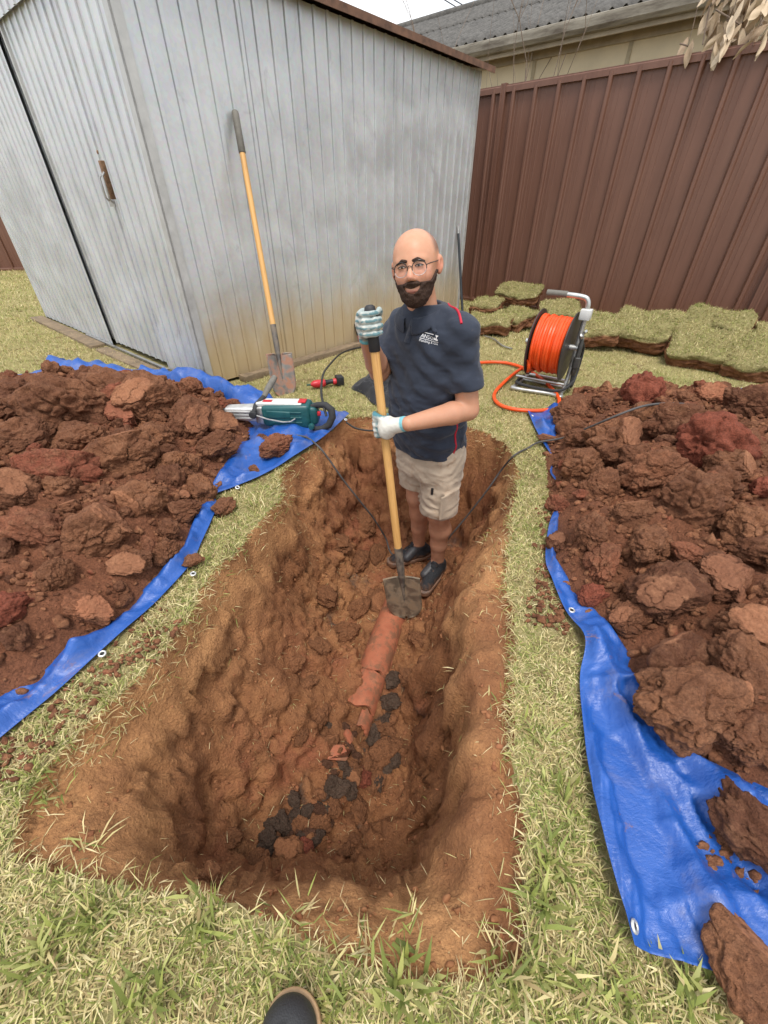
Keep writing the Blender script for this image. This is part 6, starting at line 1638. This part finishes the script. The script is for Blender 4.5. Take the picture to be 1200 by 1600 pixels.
# ================================================================== turf slabs by the fence
def slab_mat():
    b = NB('turf_slab_soil'); v = b.co(); g = b.attr('top'); n = b.noise(v, 24, 5, .65)
    s = b.ramp(n, [(.3, (.11, .045, .025)), (.6, (.24, .11, .055)), (.8, (.33, .17, .09))]); c = b.mix(g, s, b.ramp(n, [(.3, (.20, .17, .07)), (.7, (.32, .28, .13))]))
    b.set(base=c, rough=.95, spec=.15, normal=b.bump(b.noise(v, 45, 5, .7), .9, .02)); return b.m
M_SLAB = slab_mat()
def turf_slab(px, py, a, b_, th, rz, tilt, label, seed, z=0.0, green=.5):
    th *= .68; P = G(px, py, 0); rr = np.random.default_rng(seed); V, T = ICO[5]; V = V.copy()
    e = 8.0; n = (np.abs(V) ** e).sum(1) ** (1 / e); U = V / n[:, None]
    U = U * np.array([a / 2, b_ / 2, th / 2]); off = rr.random(3) * 30
    U[:, :2] *= (1 + .16 * fbm(np.c_[V[:, :2] * 1.4, V[:, 2] * .3] + off, 3, seed=seed))[:, None]; U += V * (.028 * fbm(V * 4 + off, 4, seed=seed + 1))[:, None]
    U[:, 2] += .045 * fbm(np.c_[U[:, :2] * 4, np.zeros(len(U))] + off, 2, seed=seed + 2)
    root = thing('turf_slab', label, 'turf slab', (P[0], P[1], z), rz, 'turf slabs stacked along the fence'); Mt = np.array(Matrix.Rotation(tilt, 3, 'X'))
    W = U @ Mt.T; W[:, 2] -= W[:, 2].min() + .012
    nz_ = V[:, 2]; topm = sstep(.28, .5, nz_ + .15 * fbm(V * 3 + off, 2, seed=seed + 3))
    me = mesh_np('soil', W, None, T); set_attr(me, 'top', topm); link('soil', me, M_SLAB, root)
    tri = T[(topm[T].min(1) > .3)]; A_, B_, C_ = W[tri[:, 0]], W[tri[:, 1]], W[tri[:, 2]]; ar = np.linalg.norm(np.cross(B_ - A_, C_ - A_), axis=1); nb = int(11000 * a * b_); k = rr.choice(len(tri), nb, p=ar / ar.sum())
    u, v_ = rr.random(nb), rr.random(nb); m = u + v_ > 1; u[m], v_[m] = 1 - u[m], 1 - v_[m]
    Pg = A_[k] + (B_ - A_)[k] * u[:, None] + (C_ - A_)[k] * v_[:, None]; g = np.clip(green + .5 * fbm(Pg * 5, 2, seed=seed + 4), .1, .9)
    gm = join_blades([grass_blades(Pg, .030, .0048, 52, g, seed + 5, True)]); o = link('grass', gm, M_GRASS, root); o['kind'] = 'stuff'
fa = math.atan2(FD[1], FD[0])
for i, (px, py, a, b_, th, dr, tl2, zz, lb) in enumerate([
    (762, 520, .46, .42, .18, .3, .10, 0, 'turf slab on the lawn directly behind the man\'s shoulder'),
    (800, 512, .44, .36, .20, -.3, .18, .0, 'turf slab behind the left flange of the hose reel'),
    (806, 487, .55, .34, .18, .1, .25, .10, 'turf slab lying highest against the fence left of the reel handle'),
    (757, 496, .34, .36, .18, .2, .1, .04, 'small turf slab nearest the shed end of the fence'),
    (868, 512, .42, .36, .19, .35, .30, .05, 'turf slab against the fence behind the reel handle'),
    (922, 540, .40, .44, .22, .35, .30, .02, 'turf slab just right of the hose reel with torn soil showing'),
    (992, 545, .56, .44, .24, -.12, .38, .02, 'large turf slab right of the reel with its dark cut edge facing the lawn'),
    (1092, 570, .56, .50, .20, .10, .36, .0, 'large turf slab third from the right end of the row by the fence'),
    (1178, 588, .42, .46, .20, -.1, .32, .0, 'turf slab at the right edge of the picture behind the right heap'),
    (1100, 545, .52, .30, .16, .12, .45, .12, 'turf slab leaning on the fence behind the larger slabs at right'),
    (1215, 560, .55, .40, .18, .05, .35, .04, 'turf slab cut by the picture\'s right edge below the fence')]):
    turf_slab(px, py, a, b_, th, fa + dr, tl2, lb, 1300 + i * 11, zz, .5)

# ================================================================== cloth, small power tool, cables
def crumple(name, px_poly, hgt, seed, mat, label, cat):
    C = np.mean([G(*p)[:2] for p in px_poly], axis=0); poly = smooth_line([G(*p)[:2] for p in px_poly], 60, True); n = 70; V = []
    u = np.linspace(0, 1, 26)
    P = C[None, None] + (poly[:, None] - C) * u[None, :, None]; q = P.reshape(-1, 2); e = np.tile(u, 60)
    z = .010 + hgt * (1 - e ** 3) * (.45 + .9 * np.clip(fbm(np.c_[q * 6, 0 * e] + seed, 3, seed=seed, ridged=True), -.3, 1)) + .02 * fbm(np.c_[q * 16, 0 * e], 2, seed=seed + 1, ridged=True) * (1 - e ** 6)
    me = mesh_np(name, np.c_[q, np.maximum(z, .006)], grid_faces(60, 26, wrap_u=True)); o = link(name, me, mat); return tag(o, label, cat)
M_BLKCLOTH = cloth_mat('black_cloth', (.018, .018, .021))
crumple('black_jacket', [(549, 608), (575, 590), (620, 586), (650, 592), (665, 620), (650, 640), (615, 640), (585, 634), (568, 618)], .09, 5, M_BLKCLOTH, 'crumpled black jacket dropped on the grass behind the shovel handle', 'jacket')
P = G(508, 598, .035); dr = thing('cordless_tool', 'small red and black cordless tool lying on the grass by the shed', 'power tool', tuple(P), R(22)); dr.scale = (.85,) * 3
mb = MB(); mb.lathe([(.012, -.13), (.016, -.12), (.022, -.118), (.030, -.10), (.034, -.06), (.030, -.045), (.034, -.035), (.034, -.01), (.026, 0)], 18, RX); mb.build('body', M_REDP, dr, smooth=True)
mb = MB(); mb.tube([(0, 0, 0), (.04, 0, .004), (.075, 0, .004)], [.026, .019, .022], 12); mb.build('handle', M_BLACKP, dr, smooth=True)
mb = MB(); mb.lathe([(.024, .07), (.027, .075), (.027, .10), (.02, .105)], 16, RX); mb.build('collar', M_REDP, dr, smooth=True)
MB().box((.10, -.045, -.03), (.165, .045, .045)).build('battery', M_BLACKP, dr, bevel=.008)
mb = MB(); mb.tube([(-.13, 0, 0), (-.165, 0, 0)], .009, 8); mb.build('nose', plain('green_nose', (.03, .08, .05), .5), dr, smooth=True)
def cpt(px, py, z=None, lift=.008):
    if z is not None: return G(px, py, z)
    z = -.3 if in_poly(np.array([G(px, py, 0)[:2]]), PIT)[0] else 0.0
    for _ in range(25):
        P = G(px, py, z); z = .6 * z + .4 * float(ground_h(np.array([P[0]]), np.array([P[1]]))[0])
    return G(px, py, z + lift)
def cable(name, pts, r, label, mat, n=120):
    mb = MB(); mb.tube(smooth_line([cpt(*p) for p in pts], n), r, 8); return tag(mb.build(name, mat, None, smooth=True), label, 'cable')
M_CABLE = plain('black_cable', (.022, .022, .022), .5, 0, .2); M_CABLEG = plain('dusty_cable', (.075, .07, .068), .6, 0, .2)
cable('power_cable', [(510, 650, .12), (505, 632, .17), (502, 610, .19), (505, 585, .17), (515, 570, .12), (532, 553, .06), (552, 545, .03), (575, 540, .02), (640, 522, .02)], .0075, 'black cable arching from the hammer handle to the foot of the shed wall', M_CABLE)
cable('power_cable', [(462, 680, .04), (480, 684, .035), (497, 697, .03), (512, 715, -.03), (535, 748, -.16), (560, 780, -.30), (585, 812, -.48), (603, 842, -.66), (612, 865, -.71), (640, 880), (680, 868), (700, 842, -.62), (730, 806, -.44), (762, 765, -.24), (783, 735, -.12), (803, 712, .01), (825, 700), (842, 691, .035), (880, 684, .08), (920, 668, .20), (962, 650, .29), (1000, 636, .33), (1030, 631, .33), (1065, 631, .31), (1098, 636, .26)], .0055, 'long black cable running from the hammer through the pit and over the right heap', M_CABLEG, 260)
cable('power_cable', [(541, 660, .02), (556, 669, .0), (580, 673, -.02), (615, 672, -.04), (650, 674, -.02)], .0055, 'short dark cable crossing the back edge of the pit behind the man', M_CABLE, 40)
cable('grey_strap', [(758, 525, .02), (772, 530, .02), (785, 540, .02), (800, 545, .02)], .008, 'short grey strap on the grass left of the hose reel', M_STEEL, 30)

# ================================================================== dead branch over the fence, bare twigs
M_TWIG = plain('dry_twig', (.20, .15, .115), .9, 0, .3, 20)
def leaf_mat():
    b = NB('dry_leaf'); v = b.co(); r_n = b.rand(); n = b.noise(v, 30, 4, .6)
    c = b.ramp(r_n, [(0, (.52, .40, .27)), (.5, (.64, .52, .38)), (1, (.42, .30, .20))]); c = b.mix(b.maprange(n, .4, .65, 0, .4), c, (.36, .26, .17))
    b.set(base=c, rough=.7, spec=.3, normal=b.bump(n, .2, .004)); return b.m
M_LEAF = leaf_mat()
def leaf_mesh(seed):
    rr = np.random.default_rng(seed); nl, nw = 10, 5; V = []; curl = rr.uniform(-.5, .6); fold = rr.uniform(.1, .5)
    for i in range(nl):
        t = i / (nl - 1); w_ = .5 * math.sin(math.pi * min(1, t * .95 + .03)) ** .8 * .36
        for j in range(nw):
            u = -1 + 2 * j / (nw - 1); V.append((u * w_, fold * abs(u) * w_ + curl * t * t * .3 + .02 * math.sin(9 * t + 3 * u), -t))
    me = mesh_np('leaf', V, grid_faces(nl, nw)); me.materials.append(M_LEAF); return me
LEAVES = [leaf_mesh(i) for i in range(6)]
fence_pt = lambda px, py, off: D(px, py, 5.0)
def on_fence(px, py, off=.06):             # point on the plane of the fence, off metres towards the yard
    r = ray(px, py); P0 = FN0 + FNV * off; n = FNV; t = (P0 @ n) / (r[:2] @ n); return r * t + np.array([0, 0, CAM_H])
bran = thing('dead_branch', 'dead branch of pale dry leaves hanging over the fence top at upper right', 'branch', tuple(on_fence(1150, 60, -.05)))
bo = np.array(bran.location)
tw = [[(1150, -60, -.35), (1145, 0, -.25), (1130, 45, -.1), (1105, 75, .06)], [(1170, -60, -.3), (1185, 10, -.15), (1190, 40, -.06)], [(1158, 40, -.05), (1135, 25, .02), (1118, 15, .04)], [(1062, 68, -.02), (1075, 72, -.05), (1083, 75, -.1)], [(1098, 70, -.05), (1105, 30, -.08), (1112, -10, -.12)], [(1200, 20, -.1), (1180, 50, -.02), (1165, 70, .02)]]
mb = MB()
for L in tw: mb.tube([on_fence(a, b_, o) - bo for a, b_, o in smooth_line(L, 10)], .006, 6)
mb.build('twigs', M_TWIG, bran, smooth=True)
rr = np.random.default_rng(12)
spots = [(1075, 58), (1083, 62), (1118, 70), (1124, 68), (1130, 60), (1135, 66), (1142, 62), (1155, 20), (1128, 40), (1135, 45), (1145, 50), (1160, 60), (1122, 35)] + [(rr.uniform(1115, 1210), rr.uniform(-60, 62)) for _ in range(110)]
for i, (px, py) in enumerate(spots):
    P = on_fence(px, py, rr.uniform(-.30, .10)); z_top = FH
    if P[2] < FH + .04: P = on_fence(px, py, rr.uniform(.06, .12))
    o = link('leaf', LEAVES[i % 6], None, bran); o.location = P - bo; o.scale = (rr.uniform(.13, .20),) * 3; o.rotation_euler = (rr.normal(0, .45), rr.normal(0, .5), rr.uniform(0, 6.28))
def twig_bush(px, py, label, seed, n, hgt):
    base = on_fence(px, py, -.35); rr = np.random.default_rng(seed); mb = MB(); root = thing('bare_shrub', label, 'shrub', (base[0], base[1], 0)); b0 = np.array([base[0], base[1], 0])
    def grow(p, d, L, r, k):
        pts = [p]; 
        for i in range(6): d = d + rr.normal(0, .10, 3); d /= np.linalg.norm(d); pts.append(pts[-1] + d * L / 6)
        mb.tube(pts, np.linspace(r, r * .55, 7), 5)
        if k: 
            for _ in range(rr.integers(2, 4)): i = rr.integers(2, 7); grow(pts[i], d + rr.normal(0, .28, 3) + np.array([0, 0, .25]), L * rr.uniform(.4, .75), r * .6, k - 1)
    for _ in range(n): grow(np.array([rr.normal(0, .05), rr.normal(0, .05), 0]), np.array([rr.normal(0, .08), rr.normal(0, .08), 1.0]), hgt * rr.uniform(.75, 1), .008, 2)
    mb.build('stems', M_TWIG, root, smooth=True)
twig_bush(797, 120, 'bare leafless shrub poking above the fence beside the shed roof corner', 31, 3, 2.75); twig_bush(738, 85, 'thin bare stems rising behind the shed roof corner', 33, 2, 2.8); twig_bush(840, 110, 'single bare twig above the fence top right of the leafless shrub', 36, 1, 2.6)
twig_bush(1105, 60, 'dark bare stems above the fence left of the dead leaves', 38, 2, 2.9)

# ================================================================== photographer's shoe at the bottom edge
tp = G(462, 1534, .035); sdir = np.array([.06, 1.0, 0]); sdir /= np.linalg.norm(sdir); ssd = np.array([-sdir[1], sdir[0], 0])
SO = np.array([tp[0], tp[1], 0]) - sdir * .165
def spt(a, b_, z): return SO + sdir * a + ssd * b_ + np.array([0, 0, z])
def f_sh(P):
    d = cone(P, spt(-.12, 0, .055), spt(.0, 0, .062), .040, .050); d = smin(d, cone(P, spt(.0, 0, .056), spt(.108, -.004, .050), .056, .045), .02); d = smin(d, cone(P, spt(-.08, 0, .06), spt(-.085, 0, .14), .044, .046), .03)
    d = smax(d, -cone(P, spt(-.085, 0, .10), spt(-.085, 0, .3), .036), .004); return smax(d, .020 - P[:, 2], .005)
def f_so(P):
    q = (P - SO) @ np.stack([sdir, ssd, [0, 0, 1]]).T; d2 = np.minimum(cone(q * [1, 1, 0], (-.12, 0, 0), (.0, 0, 0), .042, .053), cone(q * [1, 1, 0], (0, 0, 0), (.112, -.004, 0), .059, .048))
    return smax(d2, np.abs(q[:, 2] - .015) - .016 - .016 * sstep(.12, .155, q[:, 0]), .005)
shoe_r = thing('photographer_shoe', 'toe of a black shoe with tan sole on the grass at the bottom edge', 'shoe', tuple(SO))
def loose_part(name, f, lo, hi, h, mat, parent, off, col=None):
    P1, Q1 = surface_nets(f, lo, hi, h); P1 = relax(P1, Q1, 1); me = mesh_np(name, P1 - off, Q1)
    if col is not None: set_attr(me, 'col', col(P1))
    return link(name, me, mat, parent)
def shoe_col(P):
    q = (P - SO) @ np.stack([sdir, ssd, [0, 0, 1]]).T; m = sstep(.058, .054, np.sqrt(((q[:, 0] - .045) / 1.25) ** 2 + (q[:, 1] * 1.9) ** 2)) ; edge = sstep(.005, .0, np.abs(np.sqrt(((q[:, 0] - .045) / 1.25) ** 2 + (q[:, 1] * 1.9) ** 2) - .058))
    c = np.tile([.030, .030, .032], (len(P), 1)) * (1 - m[:, None]) + np.array([.016, .017, .019]) * m[:, None]; return c * (1 - .6 * edge[:, None]) + .004
def shoe_mat():
    b = NB('black_trainer'); v = b.co(); b.set(base=b.attr('col', 'Color'), rough=.5, spec=.4, normal=b.bump(b.voro(v, 420), .35, .0015)); return b.m
c0 = spt(0, 0, .06)
loose_part('upper', f_sh, c0 - .20, c0 + .20, .0035, shoe_mat(), shoe_r, SO, shoe_col); loose_part('sole', f_so, c0 - .20, c0 + .20, .0035, plain('tan_sole', (.40, .25, .13), .65, 0, .2, 30), shoe_r, SO)
